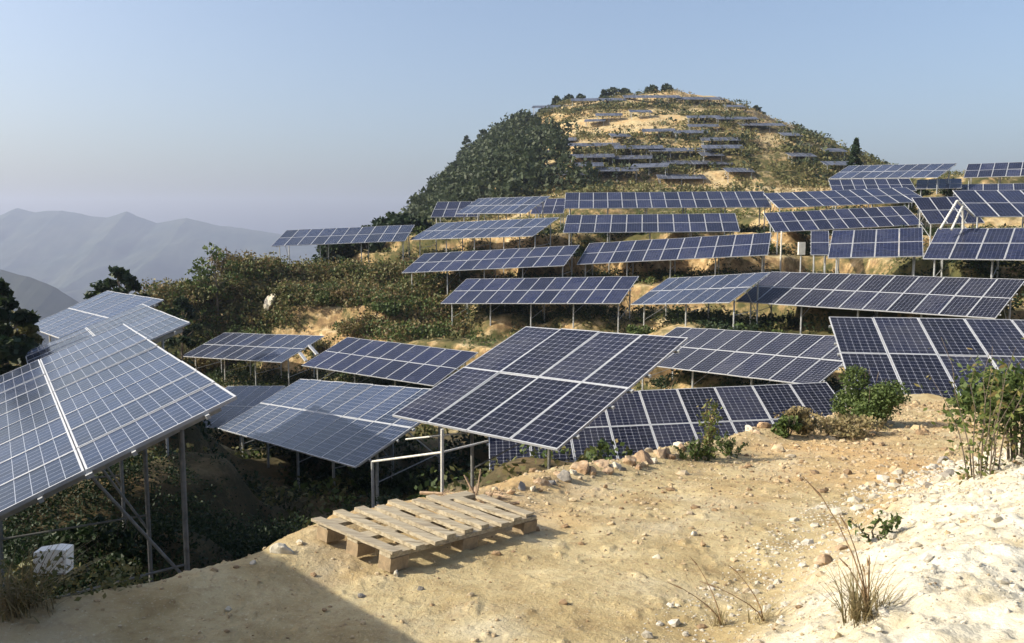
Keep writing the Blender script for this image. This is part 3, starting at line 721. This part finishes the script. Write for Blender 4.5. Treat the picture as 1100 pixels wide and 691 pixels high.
# shrubs on the knoll and terraces
KN = []
rk = random.Random(5)
places = ['topmost', 'upper', 'middle', 'lower']
def knoll(u, v, dd, w_, h_, mat, lab, cat='shrub'):
    q = at(u, v, dd); shrub(G_(q), w_, h_, mat, lab, cat, 'shrub', rk.randint(60, 64), .09, 1100, 'shrubs on the knoll and terraces')
for (u, d_, w_, h_, mat, lab) in [
    (225, 47, 3.2, 2.6, 'leaf_olive', 'olive shrub at the left brow of the knoll, under the thin sapling'),
    (247, 49, 3.4, 3.0, 'leaf_rust', 'reddish brown shrub on the left brow of the knoll'),
    (268, 50, 3.2, 2.4, 'leaf_olive', 'olive shrub on top of the knoll left of the stilted array'),
    (290, 52, 3.0, 1.8, 'leaf_rust', 'rusty shrub by the left-hand stilts of the long raised array'),
    (214, 44, 3.2, 2.6, 'leaf_rust', 'brown shrub on the steep left flank of the knoll'),
    (240, 44.5, 3.2, 2.4, 'leaf_olive', 'olive shrub low on the left flank of the knoll'),
    (262, 46, 3.0, 2.2, 'leaf_green', 'green shrub in the middle of the knoll, left of the pale rock outcrop'),
    (310, 48, 3.0, 2.0, 'leaf_rust', 'rusty shrub right of the pale rock outcrop'),
    (330, 50, 3.4, 2.2, 'leaf_olive', 'olive shrub below the lit dirt bank, left'),
    (352, 48.5, 3.2, 2.2, 'leaf_green', 'green shrub below the lit dirt bank, centre'),
    (375, 48, 3.0, 1.8, 'leaf_rust', 'rusty shrub below the lit dirt bank, right of its centre'),
    (398, 49, 3.0, 1.7, 'leaf_olive', 'olive shrub left of the dark gap beneath the middle arrays'),
    (420, 50, 2.6, 1.5, 'leaf_green', 'green shrub beneath the left end of the dark middle array'),
    (345, 45.5, 3.0, 1.6, 'leaf_olive', 'olive shrub directly above the far corner of the dark array in the lower terraces'),
    (385, 45, 2.8, 1.4, 'leaf_rust', 'rusty shrub above the middle of the dark array in the lower terraces'),
    (415, 44.5, 2.8, 1.4, 'leaf_green', 'green shrub above the right part of the dark array in the lower terraces'),
    (445, 44.5, 2.6, 1.2, 'leaf_olive', 'olive shrub left of the tall posts above the central array'),
    (470, 44, 2.4, 1.1, 'leaf_green', 'green shrub at the foot of the leftmost tall post above the central array'),
    (288, 45, 2.6, 1.6, 'leaf_olive', 'olive shrub right above the small slate-blue array'),
    (222, 52, 3.0, 2.6, 'leaf_green', 'green shrub behind the left brow of the knoll'),
    (206, 50, 2.4, 1.8, 'leaf_olive', 'small olive shrub farthest left on the knoll'),
    (690, 41, 1.6, 1.2, 'leaf_green', 'green shrub in the gap below the teal-blue array'),
    (815, 52, 1.8, 1.3, 'leaf_green', 'green shrub beside the white post right of the wide rising array'),
    (445, 58, 1.8, 1.2, 'leaf_green', 'green shrub at the right end of the lit dirt bank'),
    (400, 57, 1.8, 1.2, 'leaf_dark', 'dark round shrub on the brink of the lit dirt bank'),
    (1012, 74, 3.0, 3.0, 'leaf_dark', 'dark shrub clump on the right ridge between the navy arrays'),
    (985, 73, 2.8, 2.4, 'leaf_dark', 'dark shrub left of the biggest clump on the right ridge'),
    ]:
    knoll(u, 300, d_ + (7.5 if 200 < u < 340 else (5 if u < 400 else 0)), w_, h_ * .85, mat, lab)
# trees one can tell apart
def tree_at(u, vtop, dd, cw, mat, lab, **k):
    q = at(u, vtop, dd); g = G_(q); tree(g, max(1.5, q.z - g.z), cw, mat, lab, **k)
tree_at(133, 287, 40, 2.0, 'leaf_dark', 'small dark tree with tufted crown rising behind the pale left arrays', seed=4, leaf=.14, nleaf=1500, trunk=.55)
tree_at(108, 303, 41, 1.9, 'leaf_dark', 'lower dark tree left of the tufted one behind the pale left arrays', seed=5, leaf=.14, nleaf=1000, trunk=.5)
tree_at(191, 320, 44, 1.8, 'leaf_dark', 'little dark tree poking up right behind the pale left arrays', seed=6, leaf=.14, nleaf=1000, trunk=.5)
tree_at(232, 264, 54, 3.0, 'leaf_green', 'thin open sapling standing above the left brow of the knoll', seed=7, leaf=.14, nleaf=420, trunk=.3)
tree_at(213, 285, 54, 1.8, 'leaf_green', 'small sapling left of the taller thin one on the knoll', seed=8, leaf=.13, nleaf=260, trunk=.3)
tree_at(2, 300, 23, 1.7, 'leaf_dark', 'dark tree cut by the left edge of the photo, behind the left arrays', seed=9, leaf=.13, nleaf=3000, trunk=.2)
tree_at(-35, 290, 21, 2.6, 'leaf_dark', 'dark tree just beyond the left edge of the photo', seed=10, leaf=.13, nleaf=2200, trunk=.2)
tree_at(18, 335, 24, 1.2, 'leaf_olive', 'lower olive tree at the left edge, right of the dark one', seed=19, leaf=.12, nleaf=2000, trunk=.2)
tree_at(356, 262, 68, 3.2, 'leaf_dark', 'dark tree seen between the stilts of the long raised array', seed=11, leaf=.2, nleaf=900, trunk=.2)
for i, (u, vt, dd) in enumerate([(392, 258, 69), (408, 256, 70), (424, 253, 71), (440, 250, 73)]):
    tree_at(u, vt, dd, 3.6, 'leaf_dark', ['leftmost dark tree behind the right half of the stilted array', 'second dark tree from the left behind the stilted array', 'third dark tree from the left behind the stilted array', 'rightmost dark tree behind the stilted array, touching the hill forest'][i], seed=12 + i, leaf=.22, nleaf=900, trunk=.15)
tree_at(919, 151, 100, 2.4, 'leaf_dark', 'lone dark conifer on the right ridge against the sky', seed=30, conifer=True, leaf=.22, nleaf=2400, trunk=.2)
HT = [(584, 118, 3.4, 'leftmost low tree on the brow of the hilltop'), (598, 110, 3.2, 'second low tree from the left on the hilltop'), (611, 106, 3.4, 'third low tree from the left on the hilltop'), (624, 103, 3.4, 'fourth low tree on the hilltop, left of the bare-topped one'),
      (649, 97, 2.4, 'thin sparse tree on the hilltop left of its round neighbours'), (659, 99, 4.0, 'low round tree right of the thin sparse hilltop tree'), (671, 100, 3.6, 'low round tree at the right end of the left hilltop group'),
      (702, 93, 4.4, 'left one of the two tallest round trees on the hilltop'), (716, 93, 3.6, 'right one of the two tallest round trees on the hilltop'), (519, 140, 4.2, 'tree standing out on the forest edge left of the hill'), (500, 146, 3.4, 'thin tree sticking up on the left skyline of the hill'), (556, 123, 4.4, 'round tree where the forest meets the hilltop')]
for i, (u, vt, cw, lab) in enumerate(HT):
    q = at(u, vt + 5, 238); g = G_(q); top = at(u, vt, 238).z
    tree(g, min(11, max(3.2, top - g.z)), cw, 'leaf_forest', lab, seed=60 + i, leaf=.42, nleaf=500 if 'thin' in lab else 800, trunk=.2, group='trees on the hill skyline')
for i, (u, v, lab) in enumerate([(812, 124, 'left tree of three on the right shoulder of the hill'), (845, 133, 'middle tree of three on the right shoulder of the hill'), (872, 152, 'right tree of three on the right shoulder of the hill')]):
    g = G_(at(u, v, 236)); tree(g, 3.6, 4.2, 'leaf_forest', lab, seed=80 + i, leaf=.42, nleaf=700, trunk=.1, group='trees on the hill skyline')

# masses: hillside forest and hillside scrub
def scatter(n, xr, yr, cond, seed):
    rs = np.random.RandomState(seed); x = rs.uniform(*xr, n); y = rs.uniform(*yr, n); m = cond(x, y, rs); x = x[m]; y = y[m]
    return x, y, height(x, y), rs
def mass(name, mat, x, y, z, rs, wr, hr, per, leaf, lab=None):
    V = []
    for a, b, c in zip(x, y, z):
        w_ = rs.uniform(*wr); h_ = rs.uniform(*hr); P_ = clump((a, b, c + h_ * .45), (w_ / 2, w_ / 2, h_ * .55), per, rs, .5)
        V.append(leaf_quads(P_, leaf, rs, .5))
    return tag(put(name, quads_mesh(name, np.concatenate(V), M[mat])), kind='stuff')
fcond = lambda x, y, rs: (x < 4 - 12 * rs.rand(len(x)) + (235 - y) * .08) & (x > -34)
x, y, z, rs = scatter(2600, (-75, 14), (120, 250), fcond, 3)
mass('hillside_forest', 'leaf_forest', x, y, z, rs, (3, 5.5), (2.6, 5.2), 110, .42)
def scond(x, y, rs):
    return (fbm(x * .045, y * .09, 4) * 4.0 + .32 + .4 * (x > 80) > rs.rand(len(x)) * 1.0) & (x > -12) & ~((x / y > .275) & (x / y < .335 - .0 * y) & (y > 165) & (y < 225)) & ~((x / y > .29) & (x / y < .315) & (y > 110) & (y <= 165))
x, y, z, rs = scatter(11000, (-12, 130), (108, 246), scond, 4)
mass('hillside_scrub', 'leaf_olive', x, y, z, rs, (1.0, 4.2), (.4, 1.6), 30, .22)
x, y, z, rs = scatter(1300, (-5, 130), (108, 246), scond, 14)
mass('hillside_thicket', 'leaf_forest', x, y, z, rs, (1.6, 3.6), (.9, 2.2), 26, .32)
x, y, z, rs = scatter(14000, (-12, 130), (108, 246), lambda x, y, rs: fbm(x * .1 + 9, y * .2, 3) * 2 + .35 > rs.rand(len(x)), 34)
mass('hillside_dry_grass', 'leaf_dry', x, y, z, rs, (.8, 2.4), (.3, .8), 12, .17)
def tcond(x, y, rs):
    r = np.hypot(x, y); return (sdist(PLAT, x, y) < -1.2) & (fbm(x * .25, y * .25, 3) * 2.4 + .42 + .5 * ((x < -1) & (y > 40)) > rs.rand(len(x))) & (x > -28) & (r > 16)
x, y, z, rs = scatter(7500, (-28, 60), (16, 100), tcond, 5)
mass('terrace_scrub', 'leaf_olive', x, y, z, rs, (.5, 1.3), (.2, .6), 26, .085)
x, y, z, rs = scatter(4500, (-28, 60), (16, 100), tcond, 15)
mass('terrace_weeds', 'leaf_green', x, y, z, rs, (.5, 1.3), (.25, .75), 28, .08)
x, y, z, rs = scatter(5200, (-30, -5), (50, 68), lambda x, y, rs: (x / y < -.10) & (y > 52.5 + 0 * x) & (y < 59.5 + 9 * (x < -19)), 25)
mass('knoll_scrub', 'leaf_rust', x[::3], y[::3], z[::3], rs, (.8, 1.9), (.6, 1.6), 44, .10)
mass('knoll_thicket', 'leaf_olive', x[1::3], y[1::3], z[1::3], rs, (.8, 2.0), (.6, 1.8), 44, .10)
mass('knoll_greenery', 'leaf_green', x[2::3], y[2::3], z[2::3], rs, (.8, 1.8), (.5, 1.5), 44, .10)
x, y, z, rs = scatter(1500, (-13, 1), (45, 54), lambda x, y, rs: (x / y > -.21) & (x / y < -.06) & (y > 46.5), 26)
mass('bank_scrub', 'leaf_rust', x[::2], y[::2], z[::2], rs, (.6, 1.5), (.4, 1.1), 36, .09)
mass('bank_greenery', 'leaf_green', x[1::2], y[1::2], z[1::2], rs, (.6, 1.5), (.4, 1.0), 36, .09)
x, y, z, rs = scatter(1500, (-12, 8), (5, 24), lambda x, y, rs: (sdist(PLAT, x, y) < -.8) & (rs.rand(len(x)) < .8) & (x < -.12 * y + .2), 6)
mass('shade_dark_undergrowth', 'leaf_dark', x, y, z, rs, (.3, .9), (.1, .4), 44, .032)  # undergrowth, its leaves darkened to carry the deep shade there
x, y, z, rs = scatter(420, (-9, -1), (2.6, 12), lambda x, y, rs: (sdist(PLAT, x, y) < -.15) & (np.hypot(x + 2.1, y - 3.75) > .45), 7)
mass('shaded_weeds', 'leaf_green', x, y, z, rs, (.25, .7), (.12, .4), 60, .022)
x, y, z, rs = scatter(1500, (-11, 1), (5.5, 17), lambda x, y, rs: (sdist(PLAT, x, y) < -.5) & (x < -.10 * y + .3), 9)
mass('shade_fill_thicket', 'leaf_dark', x, y, z, rs, (.4, 1.1), (.25, .7), 90, .030)  # dark shrub mass added to bring the shade near black
x, y, z, rs = scatter(700, (-5, -1.75), (2.4, 4.2), lambda x, y, rs: (np.abs(sdist(PLAT, x, y) + .1) < .35) & (np.hypot(x + 2.1, y - 3.6) > .28), 8)
mass('edge_weeds', 'leaf_olive', x, y, z, rs, (.15, .4), (.08, .28), 60, .013)
for i, (u, v, lab) in enumerate([(12, 640, 'green-brown grass tuft at the very left edge near the bottom'), (70, 640, 'dark grass tuft right in front of the white foam block'), (115, 632, 'small grass tuft right of the white foam block')]):
    pass

# dark weeds added under and behind the arrays to imitate their black shade
def under(n, seed):
    rs = np.random.RandomState(seed); X = []; 
    for (ax_, ay_, az_, yaw, tilt, roll, nc, L, k, kind, clear, lab) in ARRAYS:
        if abs(ax_ - 7.78) < .01 or ay_ > 75 or abs(ax_ - .32) < .01 or abs(ax_ + .64) < .01: continue
        u, v, nn = aframe(yaw, tilt, roll); q = int(n * nc * k)
        s_ = rs.uniform(-.3, nc * PW * k + .6, q); t_ = rs.uniform(-1.6, 2.2 * k, q)
        X.append(np.stack([ax_ + u.x * s_ + v.x * t_, ay_ + u.y * s_ + v.y * t_], 1))
    X = np.concatenate(X); x = X[:, 0]; y = X[:, 1]; m = (sdist(PLAT, x, y) < -.6) & (y > 19); return x[m], y[m], height(x[m], y[m]), rs
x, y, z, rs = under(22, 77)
mass('shade_fill_weeds', 'leaf_dark', x, y, z, rs, (.4, 1.1), (.25, .75), 34, .065)

# ------------------------------------------------------------------ rocks
def rock_mesh(seed, det=3):
    import bmesh
    bm = bmesh.new(); bmesh.ops.create_icosphere(bm, subdivisions=det, radius=1)
    rs = random.Random(seed); cuts = [(Vector((rs.gauss(0, 1), rs.gauss(0, 1), rs.gauss(0, 1))).normalized(), rs.uniform(.42, .8)) for _ in range(9)]
    from mathutils import noise
    for v in bm.verts:
        p = v.co.copy()
        for n_, d_ in cuts:
            q = p.dot(n_)
            if q > d_: p -= n_ * (q - d_) * .92
        p *= 1 + noise.noise(p * 2.2 + Vector((seed, 0, 0))) * .18 + noise.noise(p * 6 + Vector((seed, 0, 0))) * .06
        v.co = p
    me = bpy.data.meshes.new('rock'); bm.to_mesh(me); bm.free(); return me
RM = {}
for c_ in ('rock_orange', 'rock_pale', 'rock_grey'):
    RM[c_] = []
    for i in range(5):
        me = rock_mesh(i * 3 + 1); me.materials.append(M[c_]); RM[c_].append(me)
def rock(p, sx, sy, sz, col, lab, i=0, rz=0, group=None, cat='rock'):
    o = put('rock', RM[col][i % 5], None, p + Vector((0, 0, sz * .45))); o.scale = (sx, sy, sz); o.rotation_euler = (.2 * i, .3, rz); return tag(o, lab, cat, group)
ROCKS = [ # u, v, width px, height px, colour, label
 (303, 593, 23, 17, 'rock_pale', 'yellowish boulder alone on the plateau edge left of the pallet'),
 (272, 606, 9, 6, 'rock_pale', 'small stone left of the lone yellowish boulder'),
 (322, 584, 10, 7, 'rock_pale', 'small stone between the lone boulder and the pallet'),
 (625, 506, 26, 20, 'rock_orange', 'orange rock of the edge row nearest below the central array corner'),
 (606, 515, 20, 15, 'rock_grey', 'dull brown rock at the far left foot of the edge row'),
 (583, 520, 18, 10, 'rock_orange', 'flat orange-brown rock low at the left of the edge row'),
 (560, 525, 15, 9, 'rock_grey', 'small brown rock nearest the dead branches'),
 (645, 500, 18, 22, 'rock_orange', 'upright reddish rock next to the white one in the edge row'),
 (661, 502, 16, 18, 'rock_pale', 'white rock in the edge row'),
 (677, 499, 18, 18, 'rock_orange', 'rounded yellow-orange rock right of the white one'),
 (694, 495, 21, 24, 'rock_orange', 'tall orange rock in the middle of the edge row'),
 (711, 489, 24, 22, 'rock_orange', 'broad orange-brown rock in the edge row, right of the tall one'),
 (728, 480, 14, 9, 'rock_pale', 'flat grey-white slab resting above the broad orange rock'),
 (740, 474, 17, 12, 'rock_orange', 'orange rock left of the upright yellow-green weed'),
 (805, 463, 14, 8, 'rock_pale', 'small pale rock right of the upright yellow-green weed'),
 (822, 460, 20, 9, 'rock_orange', 'low orange rock left of the small dark green plant'),
 (836, 456, 12, 8, 'rock_orange', 'small orange rock at the right end of the edge row'),
 (1014, 514, 26, 13, 'rock_grey', 'smooth grey stone at the foot of the tall leafy weed'),
 (1012, 498, 15, 13, 'rock_grey', 'brown stone just above the smooth grey stone'),
 (998, 524, 12, 8, 'rock_grey', 'little dark stone left of the smooth grey stone'),
 (885, 604, 26, 14, 'rock_orange', 'brown clod at the left edge of the gravel heap'),
 (903, 590, 14, 10, 'rock_orange', 'smaller brown clod above the other at the gravel edge'),
 (745, 575, 9, 5, 'rock_pale', 'small white stone alone on the sandy ground right of centre'),
 (425, 620, 12, 5, 'rock_pale', 'white stone below the near corner of the pallet'),
 (452, 634, 9, 6, 'rock_grey', 'dark pebble below the pallet'),
 (388, 642, 9, 6, 'rock_grey', 'dark pebble left below the pallet'),
 (705, 600, 9, 5, 'rock_pale', 'cream stone in the middle of the sandy ground'),
 (1003, 612, 12, 7, 'rock_pale', 'ochre stone on the white gravel right of the dry weed'),
 (1070, 560, 14, 9, 'rock_pale', 'white lump high on the gravel heap'),
 (245, 657, 10, 7, 'rock_pale', 'pale stone in the shade at the bottom left'),
]
for i, (u, v, wp, hp, c_, lab) in enumerate(ROCKS):
    p = hit(u, v, 1.5)
    if p is None: continue
    s = p.y / FPX; e_ = 1.1 if 'edge' in lab else 1.0; rock(p - Vector((0, 0, hp * s * (.32 if 'edge' in lab else .15) * e_)), wp * s * .56 * e_, wp * s * .5 * e_, hp * s * .6 * e_, c_, lab, i, i * 1.3)
rs_ = random.Random(12)
EDGE = [(600, 512), (615, 509), (636, 508), (652, 508), (669, 506), (686, 504), (702, 497), (720, 492), (733, 484), (572, 527), (548, 531), (592, 520), (750, 478), (813, 466), (540, 537)]
WORD = ['behind the dull brown rock', 'between the dull brown rock and its orange neighbour', 'in front of the reddish upright rock', 'under the white rock', 'under the rounded yellow-orange rock', 'left of the tall orange rock', 'right of the tall orange rock', 'under the broad orange-brown rock', 'right of the broad orange-brown rock', 'left of the flat orange-brown rock', 'close to the dead branches', 'right of the flat orange-brown rock', 'under the orange rock left of the upright weed', 'in front of the small pale rock right of the weed', 'right beside the dead branches']
for i, ((u, v), w_) in enumerate(zip(EDGE, WORD)):
    p = hit(u, v, 1.5); s_ = p.y / FPX * rs_.uniform(4.5, 8)
    rock(p - Vector((0, 0, s_ * .2)), s_, s_ * rs_.uniform(.7, 1), s_ * rs_.uniform(.6, .9), rs_.choice(['rock_orange', 'rock_orange', 'rock_grey', 'rock_pale']), 'small stone ' + w_, i + 2, i * .9, 'small stones of the edge row')
# pale outcrop and bare lumps on the knoll
p = hit(293, 330, 40) or G_(at(293, 330, 56))
rock(p + Vector((0, -.5, -.1)), .38, .4, .75, 'rock_pale', 'pale rock outcrop in the middle of the shrubby knoll', 2, .4)
# gravel and clods nobody could count
def gravel(name, n, reg, size, mat, seed, minr=0):
    rs = np.random.RandomState(seed); x = rs.uniform(reg[0], reg[1], n); y = rs.uniform(reg[2], reg[3], n); m = (sdist(PLAT, x, y) > .02)
    if name == 'white_gravel': m &= sdist(MOUND, x, y) > -.35
    x = x[m]; y = y[m]; z = height(x, y); s = size * (rs.pareto(2.6, len(x)) * .5 + .35); s = np.minimum(s, size * 3.2)
    s *= np.clip(np.hypot(x, y) / 5, .7, 2.0)
    ph = 1.618; oct_ = np.array([(-1, ph, 0), (1, ph, 0), (-1, -ph, 0), (1, -ph, 0), (0, -1, ph), (0, 1, ph), (0, -1, -ph), (0, 1, -ph), (ph, 0, -1), (ph, 0, 1), (-ph, 0, -1), (-ph, 0, 1)]) / 1.9
    F_ = [(0, 11, 5), (0, 5, 1), (0, 1, 7), (0, 7, 10), (0, 10, 11), (1, 5, 9), (5, 11, 4), (11, 10, 2), (10, 7, 6), (7, 1, 8), (3, 9, 4), (3, 4, 2), (3, 2, 6), (3, 6, 8), (3, 8, 9), (4, 9, 5), (2, 4, 11), (6, 2, 10), (8, 6, 7), (9, 8, 1)]
    o = oct_[None] * (1 + rs.uniform(-.28, .22, (len(x), 12, 1))) * rs.uniform(.6, 1.15, (len(x), 1, 3)); a = rs.rand(len(x)) * 6.28; ca_, sa_ = np.cos(a), np.sin(a)
    ox = o[..., 0] * ca_[:, None] - o[..., 1] * sa_[:, None]; oy = o[..., 0] * sa_[:, None] + o[..., 1] * ca_[:, None]
    P_ = np.stack([x[:, None] + ox * s[:, None], y[:, None] + oy * s[:, None] * .8, (z + s * .15)[:, None] + o[..., 2] * s[:, None] * .7], -1)
    V = P_[:, F_, :].reshape(-1, 3, 3)
    tag(put(name, quads_mesh(name, V, M[mat], 3)), kind='stuff')
M['rubble'] = rock_mat('white_rubble', [(.3, (.36, .31, .22)), (.5, (.52, .48, .39)), (.75, (.64, .61, .54))], 5)
M['clod'] = rock_mat('soil_clod', [(.3, (.24, .16, .08)), (.5, (.40, .30, .17)), (.75, (.54, .47, .33))], 3)
M['brown_clod'] = rock_mat('brown_clod', [(.3, (.13, .085, .045)), (.5, (.22, .14, .07)), (.75, (.36, .25, .13))], 3)
gravel('brown_clods', 14000, (-3, 14, 2.4, 16), .011, 'brown_clod', 21)
gravel('soil_grit', 42000, (-3, 14, 2.4, 16), .008, 'clod', 11)
gravel('soil_clods', 12000, (-3, 14, 2.4, 16), .013, 'clod', 1)
gravel('white_gravel', 26000, (.2, 7, 2.2, 8.5), .014, 'rubble', 2)
gravel('gravel_chips', 3000, (.2, 7, 2.2, 8.5), .012, 'clod', 12)

# ------------------------------------------------------------------ wooden pallet
def pallet():
    # corners on the ground, from near left
    A = hit(336, 596, 1.5); B = hit(418, 618, 1.5); Cc = hit(576, 572, 1.5)
    zz = lambda p: Vector((p.x, p.y, H(p.x, p.y)))
    ax = Vector((Cc.x - B.x, Cc.y - B.y, 0)); Ln = ax.length; ax.normalize()
    ay = Vector((A.x - B.x, A.y - B.y, 0)); Wd = ay.length; ay.normalize()
    ay = (ay - ax * ay.dot(ax)).normalized()
    print('PALLET', Ln, Wd)
    Wd = max(.6, min(.95, Wd * 1.12))
    slope = (zz(Cc).z - zz(B).z) / Ln; slope2 = (H(B.x + ay.x * Wd, B.y + ay.y * Wd) - zz(B).z) / Wd
    X = (ax + Vector((0, 0, slope))).normalized(); Y = (ay + Vector((0, 0, slope2))).normalized(); Zv = X.cross(Y); Zv = Zv if Zv.z > 0 else -Zv
    root = empty('wooden_pallet', (B.x, B.y, zz(B).z)); tag(root, 'weathered wooden pallet with spaced slats lying on the sandy ground', 'pallet')
    P_ = lambda a, b, c: X * a + Y * b + Zv * (c + .01)
    def box(a0, a1, b0, b1, c0, c1, skew=0):
        m = MB(); m.prism([P_(a0, b0, c0), P_(a1, b0, c0), P_(a1 + skew, b1, c0), P_(a0 + skew, b1, c0)], [P_(a0, b0, c1), P_(a1, b0, c1), P_(a1 + skew, b1, c1), P_(a0 + skew, b1, c1)]); return m
    rd = random.Random(3); n = 9; h = .105
    for b in (.0, Wd / 2 - .045, Wd - .09):                         # three bearers along the length, on blocks
        box(0, Ln, b + .004, b + .086, h - .034, h - .012).build('bearer', M['wood'], root)
        for a in (0, Ln / 2 - .06, Ln - .12): box(a + .003, a + .123, b, b + .09, 0, h - .036).build('block', M['block_wood'], root)
    for i in range(n):
        pitch = (Ln - .10) / (n - 1); a = pitch * i + rd.uniform(-.008, .008); e = rd.uniform(-.03, .03)
        short = i >= n - 2
        box(a, a + pitch * rd.uniform(.46, .54), -.015 + e, Wd * (.72 if short else 1) + .015 + rd.uniform(-.05, .03), h - .010 + rd.uniform(0, .004), h + .006 + rd.uniform(0, .008), rd.uniform(-.03, .03)).build('slat', M['wood'], root)
pallet()

# dead branches heaped behind the pallet
root = empty('branch_pile', hit(505, 548, 1.5)); tag(root, 'heap of dead sticks and roots behind the far end of the pallet', 'branches')
rd = random.Random(8); M['deadwood'] = simple('dead_wood', (.27, .19, .12), .85, 0, .35, 25)
for i in range(26):
    m = MB(); a = rd.uniform(0, 6.28); L_ = rd.uniform(.12, .42); c = Vector((rd.uniform(-.26, .22), rd.uniform(-.1, .2), rd.uniform(.0, .07)))
    d = Vector((math.cos(a), math.sin(a), rd.uniform(-.1, .35))) * L_ / 2
    if i < 2: c = Vector((.02 + .03 * i, .0, .12)); d = Vector((.05 + i * -.14, .02, .15 - i * .04))
    k_ = Vector((rd.uniform(-.03, .03), rd.uniform(-.03, .03), rd.uniform(-.02, .03))); r0 = rd.uniform(.006, .014)
    m.tube(c - d, c + k_, r0, r0 * .8, 6); m.tube(c + k_, c + d, r0 * .8, r0 * .4, 6); m.tube(c + k_, c + k_ + d * .5 + Vector((0, .03, .04)), r0 * .5, r0 * .2, 5)
    m.build('branch', M['deadwood'], root)

# white block under the left array
p = at(57, 622, 3.7); s = p.y / FPX
root = empty('foam_block', p); tag(root, 'white square foam block lying among weeds under the big left array', 'foam block')
m = MB(); M['foam'] = simple('white_foam', (.80, .79, .74), .8, 0, .06, 9, .004)
hw, hh = 19 * s, 31 * s
out = [(-hw, 0), (hw * .9, .01), (hw * .93, hh * .3), (hw, hh * .96), (hw * .3, hh), (-hw * .9, hh * .88), (-hw, hh * .4)]
m.prism([Vector((a, -.02, b + .02)) for a, b in out], [Vector((a + .01, .03, b + .03)) for a, b in out]); m.build('block', M['foam'], root)
m = MB(); m.prism([Vector((a * .9, -.027, hh * .25 + b * .03)) for a, b in out], [Vector((a * .9, -.021, hh * .25 + b * .03)) for a, b in out]); m.build('groove', M['rock_grey'], root)

# white pipe rail left of the central array's front post
root = empty('pipe_railing', G_(at(475, 500, 12.6))); tag(root, 'white pipe railing with one upright post beneath the central array', 'railing'); b0 = root.location
yy = 12.6
m = MB(); m.tube(at(475, 461, yy) - b0, at(475, 548, yy) - b0, .026, n=10); m.build('post', M['white_pipe'], root)
m = MB(); m.tube(at(400, 496, 13.6) - b0, at(475, 486, yy + .06) - b0, .019, n=8); m.build('rail', M['white_pipe'], root)
m = MB(); m.tube(at(475, 486, yy + .06) - b0, at(524, 474, 13.4) - b0, .019, n=8); m.build('rail', M['white_pipe'], root)
m = MB(); m.tube(at(436, 472, 15.5) - b0, at(512, 464, 14.6) - b0, .017, n=8); m.build('rail', M['white_pipe'], root)
m = MB(); m.tube(at(400, 496, 13.6) - b0, Vector((at(400, 496, 13.6).x, 13.6, H(at(400, 496, 13.6).x, 13.6) - .1)) - b0, .026, n=8); m.build('post', M['galv'], root)

# bare white tripod frame on the right
root = empty('pole_frame', G_(at(1030, 240, 37.5))); tag(root, 'bare white pole tripod without panels between the right-hand arrays', 'pole frame'); b0 = root.location
for (a, b, c, d) in [(1028, 216, 1010, 246), (1028, 216, 1046, 232), (1034, 222, 1022, 247), (1034, 222, 1035, 247), (1028, 216, 1034, 222), (1034, 222, 1028, 234)]:
    m = MB(); m.tube(at(a, b, 37.2) - b0, at(c, d, 36.6 if c < 1030 else 37.6) - b0, .05, n=8); m.build('pole', M['white_pipe'], root)
# two short rail ends by the slate-blue array
for i, (a, b, c, d, lab) in enumerate([(322, 379, 329, 388, 'lower short white rail end jutting out right of the slate-blue array'), (332, 371, 341, 381, 'upper short white rail end jutting out right of the slate-blue array')]):
    m = MB(); q = at(a, b, 44); m.beam(Vector(), at(c, d, 43.4) - q, .16, .08); o = m.build('rail_end', M['alu'], None, q); tag(o, lab, 'rail')
# white pole and little white box right of the wide rising array
q = at(839.5, 252, 50); g = G_(q); m = MB(); m.tube(Vector((0, 0, -.2)), Vector((0, 0, q.z - g.z + .2)), .05, n=8); o = m.build('white_pole', M['white_pipe'], None, g); tag(o, 'slim white pole right of the wide rising array', 'pole')
root = empty('meter_box', G_(at(861, 272, 46))); tag(root, 'narrow white meter box on a post left of the tiny one-column array', 'meter box'); b0 = root.location; c = at(861, 267, 46) - b0
m = MB(); m.prism([c + Vector((-.18, -.1, -.35)), c + Vector((.18, -.1, -.35)), c + Vector((.18, .1, -.35)), c + Vector((-.18, .1, -.35))], [c + Vector((-.18, -.1, .35)), c + Vector((.18, -.1, .35)), c + Vector((.18, .1, .35)), c + Vector((-.18, .1, .35))]); m.build('box', M['white_pipe'], root)
m = MB(); m.tube((c.x, 0.05, min(0, c.z) - .3), (c.x, .05, c.z - .36), .04); m.build('post', M['galv'], root)
